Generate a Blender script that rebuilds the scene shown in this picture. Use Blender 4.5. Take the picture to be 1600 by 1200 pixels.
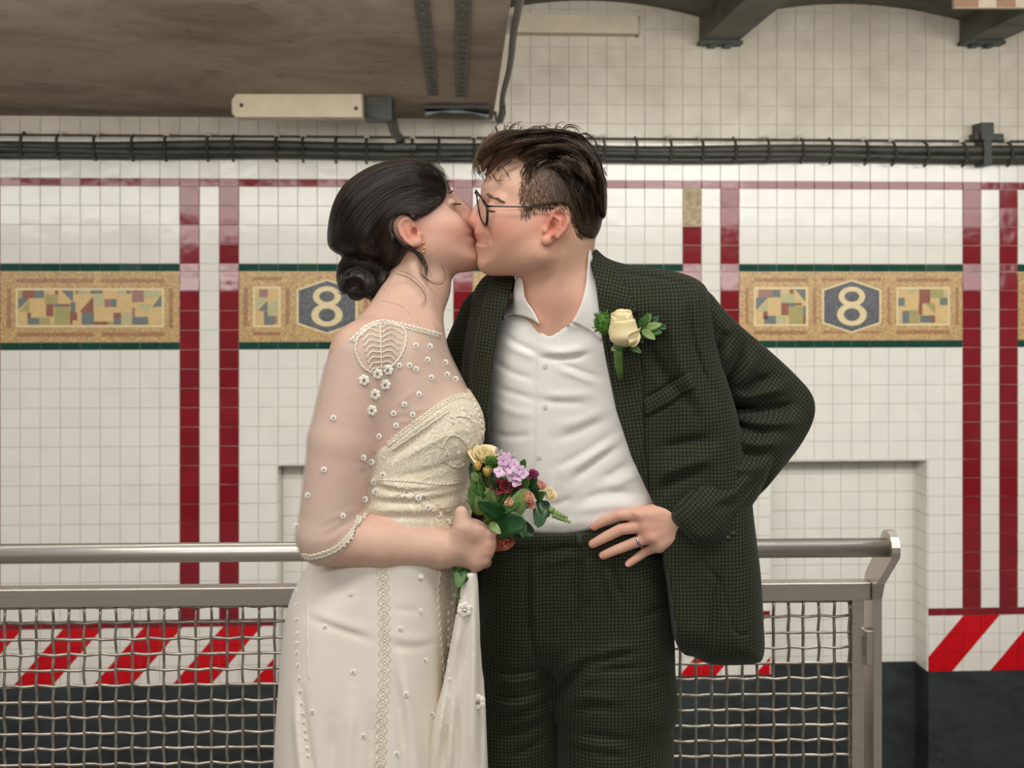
import bpy, bmesh, math, random
import numpy as np
from mathutils import Vector, Matrix, noise as mnoise

for o in list(bpy.data.objects):
    bpy.data.objects.remove(o)
SC = bpy.context.scene
COL = SC.collection
random.seed(7)
RNG = np.random.default_rng(7)

# ------------------------------------------------------------------ camera
F = 1850.0            # focal length in pixels of the 1600 x 1200 frame
HY = 440.0            # image row of the horizon
CH = 1.56             # camera height
S = 890.0             # pixels per metre at the couple
D0 = F / S            # distance of the couple
cam = bpy.data.cameras.new('camera')
cam.sensor_width = 36.0
cam.lens = F / 1600.0 * 36.0
cam.shift_y = -(600.0 - HY) / 1600.0
cam.clip_start = 0.05
cam.dof.use_dof = True
cam.dof.focus_distance = D0 - 0.04
cam.dof.aperture_fstop = 8.0
co = bpy.data.objects.new('camera', cam)
co.location = (0, 0, CH)
co.rotation_euler = (math.radians(90), 0, 0)
COL.objects.link(co)
SC.camera = co

# ------------------------------------------------------------------ light
SC.view_settings.view_transform = 'Standard'
SC.view_settings.look = 'None'
SC.view_settings.gamma = 1.0
SC.view_settings.use_curve_mapping = False
SC.view_settings.exposure = 0.0
w = bpy.data.worlds.new('world')
SC.world = w
w.use_nodes = True
bgn = w.node_tree.nodes['Background']
bgn.inputs[0].default_value = (1.0, 0.975, 0.935, 1)
bgn.inputs[1].default_value = 0.29


def area(name, loc, size, energy, rot, color=(1.0, 0.96, 0.90)):
    l = bpy.data.lights.new(name, 'AREA')
    l.shape = 'RECTANGLE'
    l.size, l.size_y = size
    l.energy = energy
    l.color = color
    o = bpy.data.objects.new(name, l)
    o.location = loc
    o.rotation_euler = [math.radians(a) for a in rot]
    COL.objects.link(o)
    return o


# long fluorescent rows over the platform, plus an unseen fill added to brighten the wall
area('platform_lamp_row', (-0.2, 0.9, 3.05), (5.0, 0.40), 58, (8, 0, 0))
area('platform_lamp_row', (0.0, -2.2, 3.05), (8.0, 0.35), 86, (40, 0, 0))
area('wall_fill_light', (0.0, 2.95, 2.44), (10.0, 0.9), 280, (56, 0, 0), (1.0, 0.985, 0.955))


# ------------------------------------------------------------------ helpers
def tag(o, label=None, cat=None, group=None, kind=None):
    if label: o['label'] = label
    if cat: o['category'] = cat
    if group: o['group'] = group
    if kind: o['kind'] = kind
    return o


def link(name, me, m=None, parent=None, smooth=False):
    o = bpy.data.objects.new(name, me)
    COL.objects.link(o)
    if m is not None and not me.materials:
        me.materials.append(m)
    if parent is not None:
        o.parent = parent
    if smooth:
        me.polygons.foreach_set('use_smooth', np.ones(len(me.polygons), dtype=bool))
    return o


def mesh(name, V, Fs):
    me = bpy.data.meshes.new(name)
    me.from_pydata([tuple(v) for v in V], [], [tuple(f) for f in Fs])
    me.update()
    return me


def fixn(me):
    b = bmesh.new(); b.from_mesh(me)
    bmesh.ops.recalc_face_normals(b, faces=b.faces)
    b.to_mesh(me); b.free()
    return me


def empty(name, loc=(0, 0, 0), rz=0.0):
    o = bpy.data.objects.new(name, None)
    o.empty_display_size = 0.05
    o.location = loc
    o.rotation_euler = (0, 0, rz)
    COL.objects.link(o)
    return o


class MB:
    """collects simple solids; build() links them as one mesh"""
    def __init__(self):
        self.V = []; self.F = []

    def add(self, V, Fs):
        n = len(self.V)
        self.V += [tuple(v) for v in V]
        self.F += [tuple(i + n for i in f) for f in Fs]

    def box(self, x0, x1, y0, y1, z0, z1):
        self.add([(x0, y0, z0), (x1, y0, z0), (x1, y1, z0), (x0, y1, z0),
                  (x0, y0, z1), (x1, y0, z1), (x1, y1, z1), (x0, y1, z1)],
                 [(0, 3, 2, 1), (4, 5, 6, 7), (0, 1, 5, 4), (1, 2, 6, 5), (2, 3, 7, 6), (3, 0, 4, 7)])

    def prism(self, poly, y0, y1, bev=0.0):
        """polygon in (x,z), extruded from y0 (front, seen) to y1"""
        n = len(poly)
        if bev > 0:
            cx = sum(p[0] for p in poly) / n; cz = sum(p[1] for p in poly) / n
            ins = []
            for (x, z) in poly:
                L = math.hypot(x - cx, z - cz) + 1e-9
                k = max(0.0, 1 - bev * 1.4 / L)
                ins.append((cx + (x - cx) * k, cz + (z - cz) * k))
            V = [(x, y0, z) for x, z in ins] + [(x, y0 + bev, z) for x, z in poly] + [(x, y1, z) for x, z in poly]
            Fs = [tuple(range(n))]
            for r in range(2):
                for i in range(n):
                    j = (i + 1) % n
                    Fs.append((r * n + i, (r + 1) * n + i, (r + 1) * n + j, r * n + j))
            Fs.append(tuple(reversed(range(2 * n, 3 * n))))
        else:
            V = [(x, y0, z) for x, z in poly] + [(x, y1, z) for x, z in poly]
            Fs = [tuple(range(n)), tuple(reversed(range(n, 2 * n)))]
            for i in range(n):
                j = (i + 1) % n
                Fs.append((i, n + i, n + j, j))
        self.add(V, Fs)

    def tube(self, pts, r, n=8, caps=True):
        pts = [Vector(p) for p in pts]
        rs = r if hasattr(r, '__len__') else [r] * len(pts)
        rings = []
        up = None
        for i, p in enumerate(pts):
            t = (pts[min(i + 1, len(pts) - 1)] - pts[max(i - 1, 0)])
            if t.length < 1e-9: t = Vector((0, 0, 1))
            t.normalize()
            if up is None:
                up = t.orthogonal().normalized()
            else:
                up = (up - t * up.dot(t))
                up = up.normalized() if up.length > 1e-6 else t.orthogonal().normalized()
            s = t.cross(up)
            rings.append([p + (up * math.cos(2 * math.pi * k / n) + s * math.sin(2 * math.pi * k / n)) * rs[i] for k in range(n)])
        V = [v for rg in rings for v in rg]
        Fs = []
        for i in range(len(pts) - 1):
            for k in range(n):
                a, b = i * n + k, i * n + (k + 1) % n
                Fs.append((a, b, b + n, a + n))
        if caps:
            Fs.append(tuple(reversed(range(n))))
            Fs.append(tuple(range((len(pts) - 1) * n, len(pts) * n)))
        self.add(V, Fs)

    def ball(self, c, r, nu=8, nv=6, sc=(1, 1, 1)):
        V = [(c[0], c[1], c[2] + r * sc[2])]
        for i in range(1, nv):
            th = math.pi * i / nv
            for k in range(nu):
                a = 2 * math.pi * k / nu
                V.append((c[0] + r * sc[0] * math.sin(th) * math.cos(a), c[1] + r * sc[1] * math.sin(th) * math.sin(a), c[2] + r * sc[2] * math.cos(th)))
        V.append((c[0], c[1], c[2] - r * sc[2]))
        Fs = []
        for k in range(nu):
            Fs.append((0, 1 + k, 1 + (k + 1) % nu))
            Fs.append((len(V) - 1, 1 + (nv - 2) * nu + (k + 1) % nu, 1 + (nv - 2) * nu + k))
        for i in range(nv - 2):
            for k in range(nu):
                a, b = 1 + i * nu + k, 1 + i * nu + (k + 1) % nu
                Fs.append((a, a + nu, b + nu, b))
        self.add(V, Fs)

    def build(self, name, m, parent=None, smooth=False, fix=True):
        me = mesh(name, self.V, self.F)
        if fix: fixn(me)
        return link(name, me, m, parent, smooth)


# ------------------------------------------------------------------ materials
def srgb(r, g, b):
    def c(v):
        v /= 255.0
        return v / 12.92 if v <= 0.04045 else ((v + 0.055) / 1.055) ** 2.4
    return (c(r), c(g), c(b), 1)


class NT:
    def __init__(self, name):
        self.m = bpy.data.materials.new(name)
        self.m.use_nodes = True
        self.t = self.m.node_tree
        self.b = self.t.nodes['Principled BSDF']
        self.out = self.t.nodes['Material Output']

    def n(self, typ, **kw):
        nd = self.t.nodes.new(typ)
        for k, v in kw.items():
            if isinstance(k, str) and k.startswith('i_'):
                nd.inputs[k[2:].replace('_', ' ')].default_value = v
            else:
                setattr(nd, k, v)
        return nd

    def l(self, a, b):
        self.t.links.new(a, b)

    def noise(self, scale, detail=2, rough=0.5, vec=None, dist=0.0):
        nd = self.n('ShaderNodeTexNoise')
        nd.inputs['Scale'].default_value = scale
        nd.inputs['Detail'].default_value = detail
        nd.inputs['Roughness'].default_value = rough
        nd.inputs['Distortion'].default_value = dist
        if vec is not None: self.l(vec, nd.inputs['Vector'])
        return nd.outputs['Fac']

    def ramp(self, fac, stops):
        nd = self.n('ShaderNodeValToRGB')
        e = nd.color_ramp.elements
        while len(e) > 1: e.remove(e[0])
        e[0].position, e[0].color = stops[0][0], stops[0][1]
        for p, c in stops[1:]:
            x = e.new(p); x.color = c
        self.l(fac, nd.inputs['Fac'])
        return nd.outputs['Color']

    def mix(self, fac, a, b, mode='MIX'):
        nd = self.n('ShaderNodeMix', data_type='RGBA', blend_type=mode)
        for s, v in ((0, fac), (6, a), (7, b)):
            if hasattr(v, 'links'): self.l(v, nd.inputs[s])
            else: nd.inputs[s].default_value = v
        return nd.outputs[2]

    def math(self, op, a, b=0.0, c=None):
        nd = self.n('ShaderNodeMath', operation=op)
        for i, v in enumerate((a, b) if c is None else (a, b, c)):
            if hasattr(v, 'links'): self.l(v, nd.inputs[i])
            else: nd.inputs[i].default_value = v
        return nd.outputs[0]

    def pos(self):
        return self.n('ShaderNodeNewGeometry').outputs['Position']

    def obj(self):
        return self.n('ShaderNodeTexCoord').outputs['Object']

    def scale(self, vec, s):
        nd = self.n('ShaderNodeVectorMath', operation='MULTIPLY')
        self.l(vec, nd.inputs[0]); nd.inputs[1].default_value = s
        return nd.outputs[0]

    def color(self, c):
        if hasattr(c, 'links'): self.l(c, self.b.inputs['Base Color'])
        else: self.b.inputs['Base Color'].default_value = c

    def set(self, **kw):
        for k, v in kw.items():
            s = self.b.inputs[k.replace('_', ' ')]
            if hasattr(v, 'links'): self.l(v, s)
            else: s.default_value = v

    def bump(self, h, strength=0.3, dist=0.002):
        nd = self.n('ShaderNodeBump')
        nd.inputs['Strength'].default_value = strength
        nd.inputs['Distance'].default_value = dist
        self.l(h, nd.inputs['Height'])
        self.l(nd.outputs[0], self.b.inputs['Normal'])
        return nd


def mul(c, k): return (c[0] * k, c[1] * k, c[2] * k, 1)


def plain(name, c, rough=0.5, metal=0.0, var=0.12, scale=30, bump=0.0, bscale=200, spec=0.5):
    t = NT(name)
    p = t.pos()
    t.color(t.ramp(t.noise(scale, 3, vec=p), [(0.3, mul(c, 1 - var)), (0.7, mul(c, 1 + var))]))
    t.set(Roughness=rough, Metallic=metal, Specular_IOR_Level=spec)
    if bump: t.bump(t.noise(bscale, 3, vec=p), bump)
    return t.m


def glazed(name, c, var=0.06, rough=0.14, grime=0.0):
    t = NT(name)
    p = t.pos()
    col = t.ramp(t.noise(7.0, 1, vec=p), [(0.3, mul(c, 1 - var)), (0.7, mul(c, 1 + var))])
    if grime:
        g = t.noise(2.2, 5, 0.65, vec=p)
        col = t.mix(t.ramp(g, [(0.45, (0, 0, 0, 1)), (0.75, (grime, grime, grime, 1))]), col, mul(srgb(120, 100, 75), 1), 'MIX')
    t.color(col)
    t.set(Roughness=rough, Specular_IOR_Level=0.32)
    t.bump(t.noise(14, 1, vec=p), 0.25, 0.004)
    return t.m


M = {}
M['grout'] = plain('grout', srgb(212, 206, 192), 0.85, var=0.12, scale=14)
M['white_tile'] = glazed('white_glazed_tile', srgb(226, 222, 211), 0.03, 0.13)
M['upper_tile'] = glazed('grimy_white_tile', srgb(202, 193, 175), 0.06, 0.24, 0.32)
M['red_tile'] = glazed('oxblood_glazed_tile', srgb(124, 26, 34), 0.10, 0.10)
M['green_tile'] = glazed('dark_green_glazed_tile', srgb(22, 66, 52), 0.12, 0.12)
M['hazard_red'] = glazed('bright_red_paint', srgb(196, 12, 22), 0.05, 0.22)
M['hazard_white'] = glazed('white_paint', srgb(226, 220, 208), 0.03, 0.2)
M['bare_patch'] = plain('bare_mortar', srgb(172, 156, 122), 0.8, var=0.3, scale=40, bump=0.4)


def tess(name, c, var=0.35, scale=130):
    t = NT(name)
    p = t.pos()
    v = t.n('ShaderNodeTexVoronoi', feature='F1'); v.inputs['Scale'].default_value = scale
    t.l(p, v.inputs['Vector'])
    bw = t.n('ShaderNodeRGBToBW'); t.l(v.outputs['Color'], bw.inputs[0])
    t.color(t.ramp(bw.outputs[0], [(0.2, mul(c, 1 - var)), (0.8, mul(c, 1 + var))]))
    t.set(Roughness=0.35)
    t.bump(v.outputs['Distance'], 0.2, 0.002)
    return t.m


M['gold'] = tess('gold_tesserae', srgb(184, 150, 98), 0.3)
M['brown'] = tess('brown_tesserae', srgb(158, 112, 74), 0.25)
M['slate'] = tess('slate_tesserae', srgb(84, 86, 88), 0.45)
M['cream'] = plain('cream_ceramic', srgb(218, 198, 152), 0.35, var=0.08, scale=60)
M['mo_sand'] = plain('sand_ceramic', srgb(206, 173, 116), 0.35, var=0.06)
M['mo_olive'] = plain('olive_ceramic', srgb(160, 150, 90), 0.35, var=0.08)
M['mo_sage'] = plain('sage_ceramic', srgb(176, 172, 126), 0.35, var=0.08)
M['mo_red'] = plain('brick_red_ceramic', srgb(138, 78, 58), 0.35, var=0.1)
M['mo_mauve'] = plain('mauve_ceramic', srgb(150, 110, 96), 0.35, var=0.1)
M['mo_blue'] = plain('slate_blue_ceramic', srgb(100, 110, 104), 0.35, var=0.1)


def grimy(name, c, dark, rough=0.8, sc=3.0, metal=0.0):
    t = NT(name)
    p = t.pos()
    a = t.noise(sc, 6, 0.65, vec=t.scale(p, (1, 1, 2.2)), dist=0.6)
    col = t.ramp(a, [(0.30, dark), (0.55, c), (0.8, mul(c, 1.25))])
    b = t.noise(sc * 6, 4, 0.6, vec=p)
    col = t.mix(t.ramp(b, [(0.62, (0, 0, 0, 1)), (0.74, (0.8, 0.8, 0.8, 1))]), col, mul(dark, 0.5))
    t.color(col)
    t.set(Roughness=rough, Metallic=metal)
    t.bump(b, 0.3, 0.004)
    return t.m


M['soffit'] = grimy('grimy_painted_concrete', srgb(160, 146, 124), srgb(116, 100, 78), 0.75, 1.5)
M['beam'] = grimy('black_green_beam_paint', srgb(92, 92, 80), srgb(54, 54, 46), 0.6, 4)
M['wallbase'] = grimy('dark_grimy_base', srgb(44, 51, 50), srgb(24, 28, 28), 0.65, 3)
M['conduit'] = grimy('dark_cable_sheath', srgb(60, 60, 52), srgb(36, 36, 30), 0.5, 5)
M['ledge'] = grimy('dirty_plaster', srgb(188, 172, 150), srgb(120, 98, 74), 0.8, 6)
M['lampbody'] = plain('yellowed_lamp_cover', srgb(196, 180, 152), 0.45, var=0.08, scale=12)
M['darkmetal'] = grimy('dark_grey_metal', srgb(58, 60, 54), srgb(26, 26, 24), 0.5, 12)
M['floor'] = grimy('platform_concrete', srgb(120, 116, 108), srgb(82, 78, 72), 0.7, 2)
M['track'] = grimy('track_bed', srgb(50, 46, 42), srgb(24, 22, 20), 0.9, 4)
M['clip_white'] = plain('pale_ceramic_clip', srgb(206, 198, 180), 0.3)
# ================================================================== back wall
W0 = 6.727
TPSI = 0.0536
PSI = math.atan(TPSI)
CPSI = math.cos(PSI)
SW = F / W0


def wu(x):
    a = (x - 800) / F
    return a * W0 / (1 - a * TPSI) / CPSI


def wz(y, x=800):
    a = (x - 800) / F
    return CH - (y - HY) / F * (W0 / (1 - a * TPSI))


TU, TZ = 0.1092, 0.108
U0 = -0.05 * TU
GAP = 0.0024


def uk(k): return U0 + k * TU


def wallobj(name, me, m, parent, loc=(0, 0, 0)):
    o = link(name, me, m, parent)
    o.location = loc
    return o


z_redtop = wz(281.5)
HB = 0.0437
z_r1 = z_redtop - HB
z_g1 = z_r1 - 4 * TZ
z_m1 = z_g1 - HB
z_m0 = z_m1 - 0.396
z_g0 = z_m0 - HB * 0.97
z_b1 = z_g0 - 14 * TZ
z_b0 = z_b1 - 0.040
z_h0 = z_b0 - 3 * TZ
Z_TOP = z_redtop + 12 * TZ
Z_BOT = -1.75
K0, K1 = -44, 45
# niches: (left u, right u)
ND = 0.185
NICHE = [(wu(432), wu(690)), (wu(1203), wu(1450))]
z_nt = wz(723)
ULO, UHI = uk(K0), uk(K1)

mb = MB()
TH = 0.35
mb.box(ULO, UHI, 0.0, TH, z_nt, Z_TOP)
us = [ULO, NICHE[0][0], NICHE[0][1], NICHE[1][0], NICHE[1][1], UHI]
for i in range(5):
    v = ND if i in (1, 3) else 0.0
    mb.box(us[i], us[i + 1], v, TH, z_h0, z_nt)
wall = mb.build('wall_back', M['grout'])
wall.location = (0, W0, 0)
wall.rotation_euler = (0, 0, PSI)
tag(wall, 'white tiled track wall with red tile columns and mosaic bands', None, None, 'structure')

mb = MB()
for i in range(5):
    v = ND if i in (1, 3) else -0.006
    mb.box(us[i], us[i + 1], v, TH, Z_BOT, z_h0)
base = mb.build('wall_base', M['wallbase'])
base.location = (0, W0, 0); base.rotation_euler = (0, 0, PSI)
tag(base, 'dark grimy base along the foot of the tiled wall', None, None, 'structure')

_tm = {}


def tile_mesh(w, h, key):
    k = (round(w, 4), round(h, 4), key)
    if k not in _tm:
        b = MB()
        b.prism([(-w / 2, -h / 2), (w / 2, -h / 2), (w / 2, h / 2), (-w / 2, h / 2)], -0.006, 0.001, 0.0018)
        me = mesh('tile', b.V, b.F); fixn(me)
        me.materials.append(M[key])
        _tm[k] = me
    return _tm[k]


class Stuff:
    def __init__(self): self.b = {}

    def add(self, u, z, w, h, v, key):
        b = self.b.setdefault(key, MB())
        t = MB()
        t.prism([(u - w / 2, z - h / 2), (u + w / 2, z - h / 2), (u + w / 2, z + h / 2), (u - w / 2, z + h / 2)], v - 0.006, v + 0.001, 0.0018)
        b.add(t.V, t.F)


def in_niche(u):
    for a, b in NICHE:
        if a < u < b: return True
    return False


def pxu(u):
    X = u * CPSI; Y = W0 + u * math.sin(PSI)
    return 800 + F * X / Y


white = []      # (u, z, w, h, v, key)
RED_COLS = {-41, -39, 36, 38, -29, -27, -17, -15, -5, -3, 9, 11, 24, 26}
red = []
green = []
odd = []


def span_cells(za, zb, k, key, depth_ok=True):
    """one tile cell of grid column k between za and zb, cut by the niches where these go down"""
    ua, ub = uk(k) + GAP / 2, uk(k + 1) - GAP / 2
    h = zb - za - GAP
    zc = (za + zb) / 2
    segs = [(ua, ub)]
    if za < z_nt - 0.01:
        for a, b in NICHE:
            new = []
            for (p, q) in segs:
                if q <= a or p >= b: new.append((p, q)); continue
                if p < a - 0.008: new.append((p, a - GAP / 2))
                if q > b + 0.008: new.append((b + GAP / 2, q))
            segs = new
    return [((p + q) / 2, zc, q - p, h) for p, q in segs]


def zcut(za, zb):
    """rows crossing the niche top are split there"""
    return [(za, zb)]


rows_up = [(z_redtop + i * TZ, z_redtop + (i + 1) * TZ) for i in range(12)]
rows_a = [(z_r1 - (i + 1) * TZ, z_r1 - i * TZ) for i in range(4)]
rows_b = [(z_g0 - (i + 1) * TZ, z_g0 - i * TZ) for i in range(14)]
hm = (z_g1 - z_g0 - HB) / 4
rows_m = [(z_g1 - HB, z_g1)] + [(z_g1 - HB - (i + 1) * hm, z_g1 - HB - i * hm) for i in range(4)]
PANELS = [(-38, -29, 'B'), (39, 45, 'A'), (-26, -17, 'A'), (-14, -5, 'B'), (-2, 9, 'C'), (12, 24, 'D'), (27, 36, 'A')]


def in_panel(k):
    return any(a <= k < b for a, b, _ in PANELS) or k < -41


for k in range(K0, K1):
    for r, (za, zb) in enumerate(rows_up):
        for (u, z, w_, h) in span_cells(za, zb, k, 0):
            white.append((u, z, w_, h, 0, 'white_tile' if r < 2 else 'upper_tile'))
    for (u, z, w_, h) in span_cells(z_r1, z_redtop, k, 0): red.append((u, z, w_, h))
    for r, (za, zb) in enumerate(rows_a):
        for c in span_cells(za, zb, k, 0):
            if k in RED_COLS:
                if k == 9 and r < 2: odd.append(c)
                else: red.append(c)
            else: white.append(c + (0, 'white_tile'))
    if not in_panel(k):
        for (za, zb) in rows_m:
            for c in span_cells(za, zb, k, 0):
                if k in RED_COLS: red.append(c)
                else: white.append(c + (0, 'white_tile'))
    else:
        green += span_cells(z_m1, z_g1, k, 0)
        green += span_cells(z_g0, z_m0, k, 0)
    for r, (za, zb) in enumerate(rows_b):
        cells = []
        if za < z_nt - 0.01 < zb - 0.01:
            hh = (z_nt, zb)
            cells += [c for c in span_cells(z_nt, zb, k, 0)]
            cells += [c for c in span_cells(za, z_nt, k, 0)]
            if not any(c[2] > 0 for c in cells): pass
        else:
            cells = span_cells(za, zb, k, 0)
        for c in cells:
            if c[2] < 0.012 or c[3] < 0.012: continue
            if k in RED_COLS: red.append(c)
            else: white.append(c + (0, 'white_tile'))
        # niche back
        if za < z_nt:
            zt = min(zb, z_nt)
            ua, ub = uk(k), uk(k + 1)
            for a, b in NICHE:
                p, q = max(ua, a), min(ub, b)
                if q - p > 0.015 and zt - za > 0.015:
                    white.append(((p + q) / 2, (za + zt) / 2, q - p - GAP, zt - za - GAP, ND, 'white_tile'))
    for c in span_cells(z_b0, z_b1, k, 0):
        if c[2] > 0.012: red.append(c)
    for i in range(4):
        pass
# niche back tiles beside the hazard rows
for i in range(4):
    za, zb = z_b1 - (i + 1) * TZ, z_b1 - i * TZ
    za = max(za, z_h0)
    for k in range(K0, K1):
        for a, b in NICHE:
            p, q = max(uk(k), a), min(uk(k + 1), b)
            if q - p > 0.015 and zb - za > 0.015:
                white.append(((p + q) / 2, (za + zb) / 2, q - p - GAP, zb - za - GAP, ND, 'white_tile'))

# individual white tiles: the 300 that show largest (nearest end of the wall, not behind the couple)
vis = []
for i, t in enumerate(white):
    x = pxu(t[0]); y = HY - (t[1] - CH) * SW
    ok = (0 < x < 500 and 255 < y < 840) or (1290 < x < 1500 and 250 < y < 700)
    if t[4] > 0 or t[2] < 0.1 or t[3] < 0.1: ok = False
    if ok: vis.append((x, i))
vis.sort()
solo = set(i for _, i in vis[:300])
st = Stuff()
for i, t in enumerate(white):
    u, z, w_, h, v, key = t
    if i in solo:
        o = wallobj('white_tile', tile_mesh(w_, h, key), None, wall, (u, 0, z))
        o.rotation_euler = (random.gauss(0, 0.004), 0, random.gauss(0, 0.004))
    else:
        st.add(u, z, w_, h, v, key)
# reveals of the niches
for (a, b), side in ((NICHE[0], 0), (NICHE[1], 1)):
    for i in range(19):
        zb = z_nt - i * TZ; za = max(zb - TZ, z_h0)
        if zb <= z_h0: break
        for j, (va, vb) in enumerate(((0.0, 0.093), (0.093, ND))):
            bq = st.b.setdefault('white_tile', MB())
            bq.box(a - 0.001, a + 0.006, va + 0.0015, vb - 0.0015, za + 0.0015, zb - 0.0015)
            bq.box(b - 0.006, b + 0.001, va + 0.0015, vb - 0.0015, za + 0.0015, zb - 0.0015)
    k = a
    while k < b:
        bq = st.b['white_tile']
        bq.box(k + 0.0015, min(k + TU, b) - 0.0015, 0.0, ND, z_nt - 0.006, z_nt + 0.001)
        k += TU
for key, b in st.b.items():
    me = mesh('tile_field', b.V, b.F); fixn(me)
    o = link('tile_field', me, M[key], wall)
    o['kind'] = 'stuff'
for (u, z, w_, h) in red:
    if w_ < 0.01: continue
    o = wallobj('red_tile', tile_mesh(w_, h, 'red_tile'), None, wall, (u, 0, z))
    tilt = 0.0
    if z_g1 - 0.10 < z < z_g1 + 0.01 and random.random() < 0.9: tilt = math.radians(random.uniform(3.6, 5.2))
    o.rotation_euler = (random.gauss(-0.004, 0.012) - tilt, 0, random.gauss(0, 0.010))
for (u, z, w_, h) in green:
    o = wallobj('green_tile', tile_mesh(w_, h, 'green_tile'), None, wall, (u, 0, z))
    o.rotation_euler = (random.gauss(0, 0.012), 0, random.gauss(0, 0.012))
for (u, z, w_, h) in odd:
    wallobj('bare_tile', tile_mesh(w_, h, 'bare_patch'), None, wall, (u, 0.003, z))


# hazard stripes: each tile is cut along the diagonals into red and white pieces
def clip(poly, a, b, c):
    out = []
    n = len(poly)
    for i in range(n):
        p, q = poly[i], poly[(i + 1) % n]
        dp, dq = a * p[0] + b * p[1] - c, a * q[0] + b * q[1] - c
        if dp <= 0: out.append(p)
        if (dp < 0) != (dq < 0):
            t = dp / (dp - dq)
            out.append((p[0] + (q[0] - p[0]) * t, p[1] + (q[1] - p[1]) * t))
    return out


def parea(p):
    return abs(sum(p[i][0] * p[(i + 1) % len(p)][1] - p[(i + 1) % len(p)][0] * p[i][1] for i in range(len(p)))) / 2


# red band i occupies  s in [s0, s0+wid] + i*period  with  s = u - (z - z_h0)*slope
SLOPE = (wu(165) - wu(95)) / (wz(988, 165) - wz(1068, 95))
PER = wu(273) - wu(148)
S0L = wu(18) - 0
WID = wu(80) - wu(18)
S0R = wu(1430)
for i in range(3):
    za, zb = z_h0 + i * TZ, z_h0 + (i + 1) * TZ
    for k in range(K0, K1):
        for (u, z, w_, h) in span_cells(za, zb, k, 0):
            if w_ < 0.012: continue
            cell = [(u - w_ / 2, z - h / 2), (u + w_ / 2, z - h / 2), (u + w_ / 2, z + h / 2), (u - w_ / 2, z + h / 2)]
            s0 = S0L if u < NICHE[0][1] else (wu(1060) if u < NICHE[1][1] else S0R)
            ss = [p[0] - (p[1] - z_h0) * SLOPE - s0 for p in cell]
            n0, n1 = math.floor(min(ss) / PER), math.floor(max(ss) / PER)
            for n in range(n0, n1 + 1):
                for (lo, hi, key) in ((n * PER, n * PER + WID, 'hazard_red'), (n * PER + WID, (n + 1) * PER, 'hazard_white')):
                    pl = clip(cell, 1, -SLOPE, hi + s0 - SLOPE * z_h0)
                    if len(pl) > 2: pl = clip(pl, -1, SLOPE, -(lo + s0 - SLOPE * z_h0))
                    if len(pl) < 3 or parea(pl) < 4e-5: continue
                    cx = sum(p[0] for p in pl) / len(pl); cz = sum(p[1] for p in pl) / len(pl)
                    b = MB(); b.prism([(p[0] - cx, p[1] - cz) for p in pl], -0.008, 0.001, 0.0012)
                    me = mesh('stripe_tile', b.V, b.F); fixn(me); me.materials.append(M[key])
                    wallobj('red_stripe_piece' if key == 'hazard_red' else 'white_stripe_piece', me, None, wall, (cx, 0, cz))

# mosaic panels -------------------------------------------------------------
def panel_piece(parent, name, poly, key, front=-0.007, oz=0.0):
    cx = sum(p[0] for p in poly) / len(poly); cz = sum(p[1] for p in poly) / len(poly)
    b = MB(); b.prism([(p[0] - cx, p[1] - cz) for p in poly], front, 0.0, 0.0)
    me = mesh(name, b.V, b.F); fixn(me); me.materials.append(M[key])
    o = link(name, me, None, parent)
    o.location = (cx - parent.location.x, 0, cz - parent.location.z)
    return o


def rect(u0, u1, z0, z1): return [(u0, z0), (u1, z0), (u1, z1), (u0, z1)]


def frame(parent, name, u0, u1, z0, z1, t, key, front):
    b = MB(); x, z = parent.location.x, parent.location.z
    for r in ((u0, u1, z1 - t, z1), (u0, u1, z0, z0 + t), (u0, u0 + t, z0 + t, z1 - t), (u1 - t, u1, z0 + t, z1 - t)):
        b.box(r[0] - x, r[1] - x, front, 0.0, r[2] - z, r[3] - z)
    return b.build(name, M[key], parent)


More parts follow.
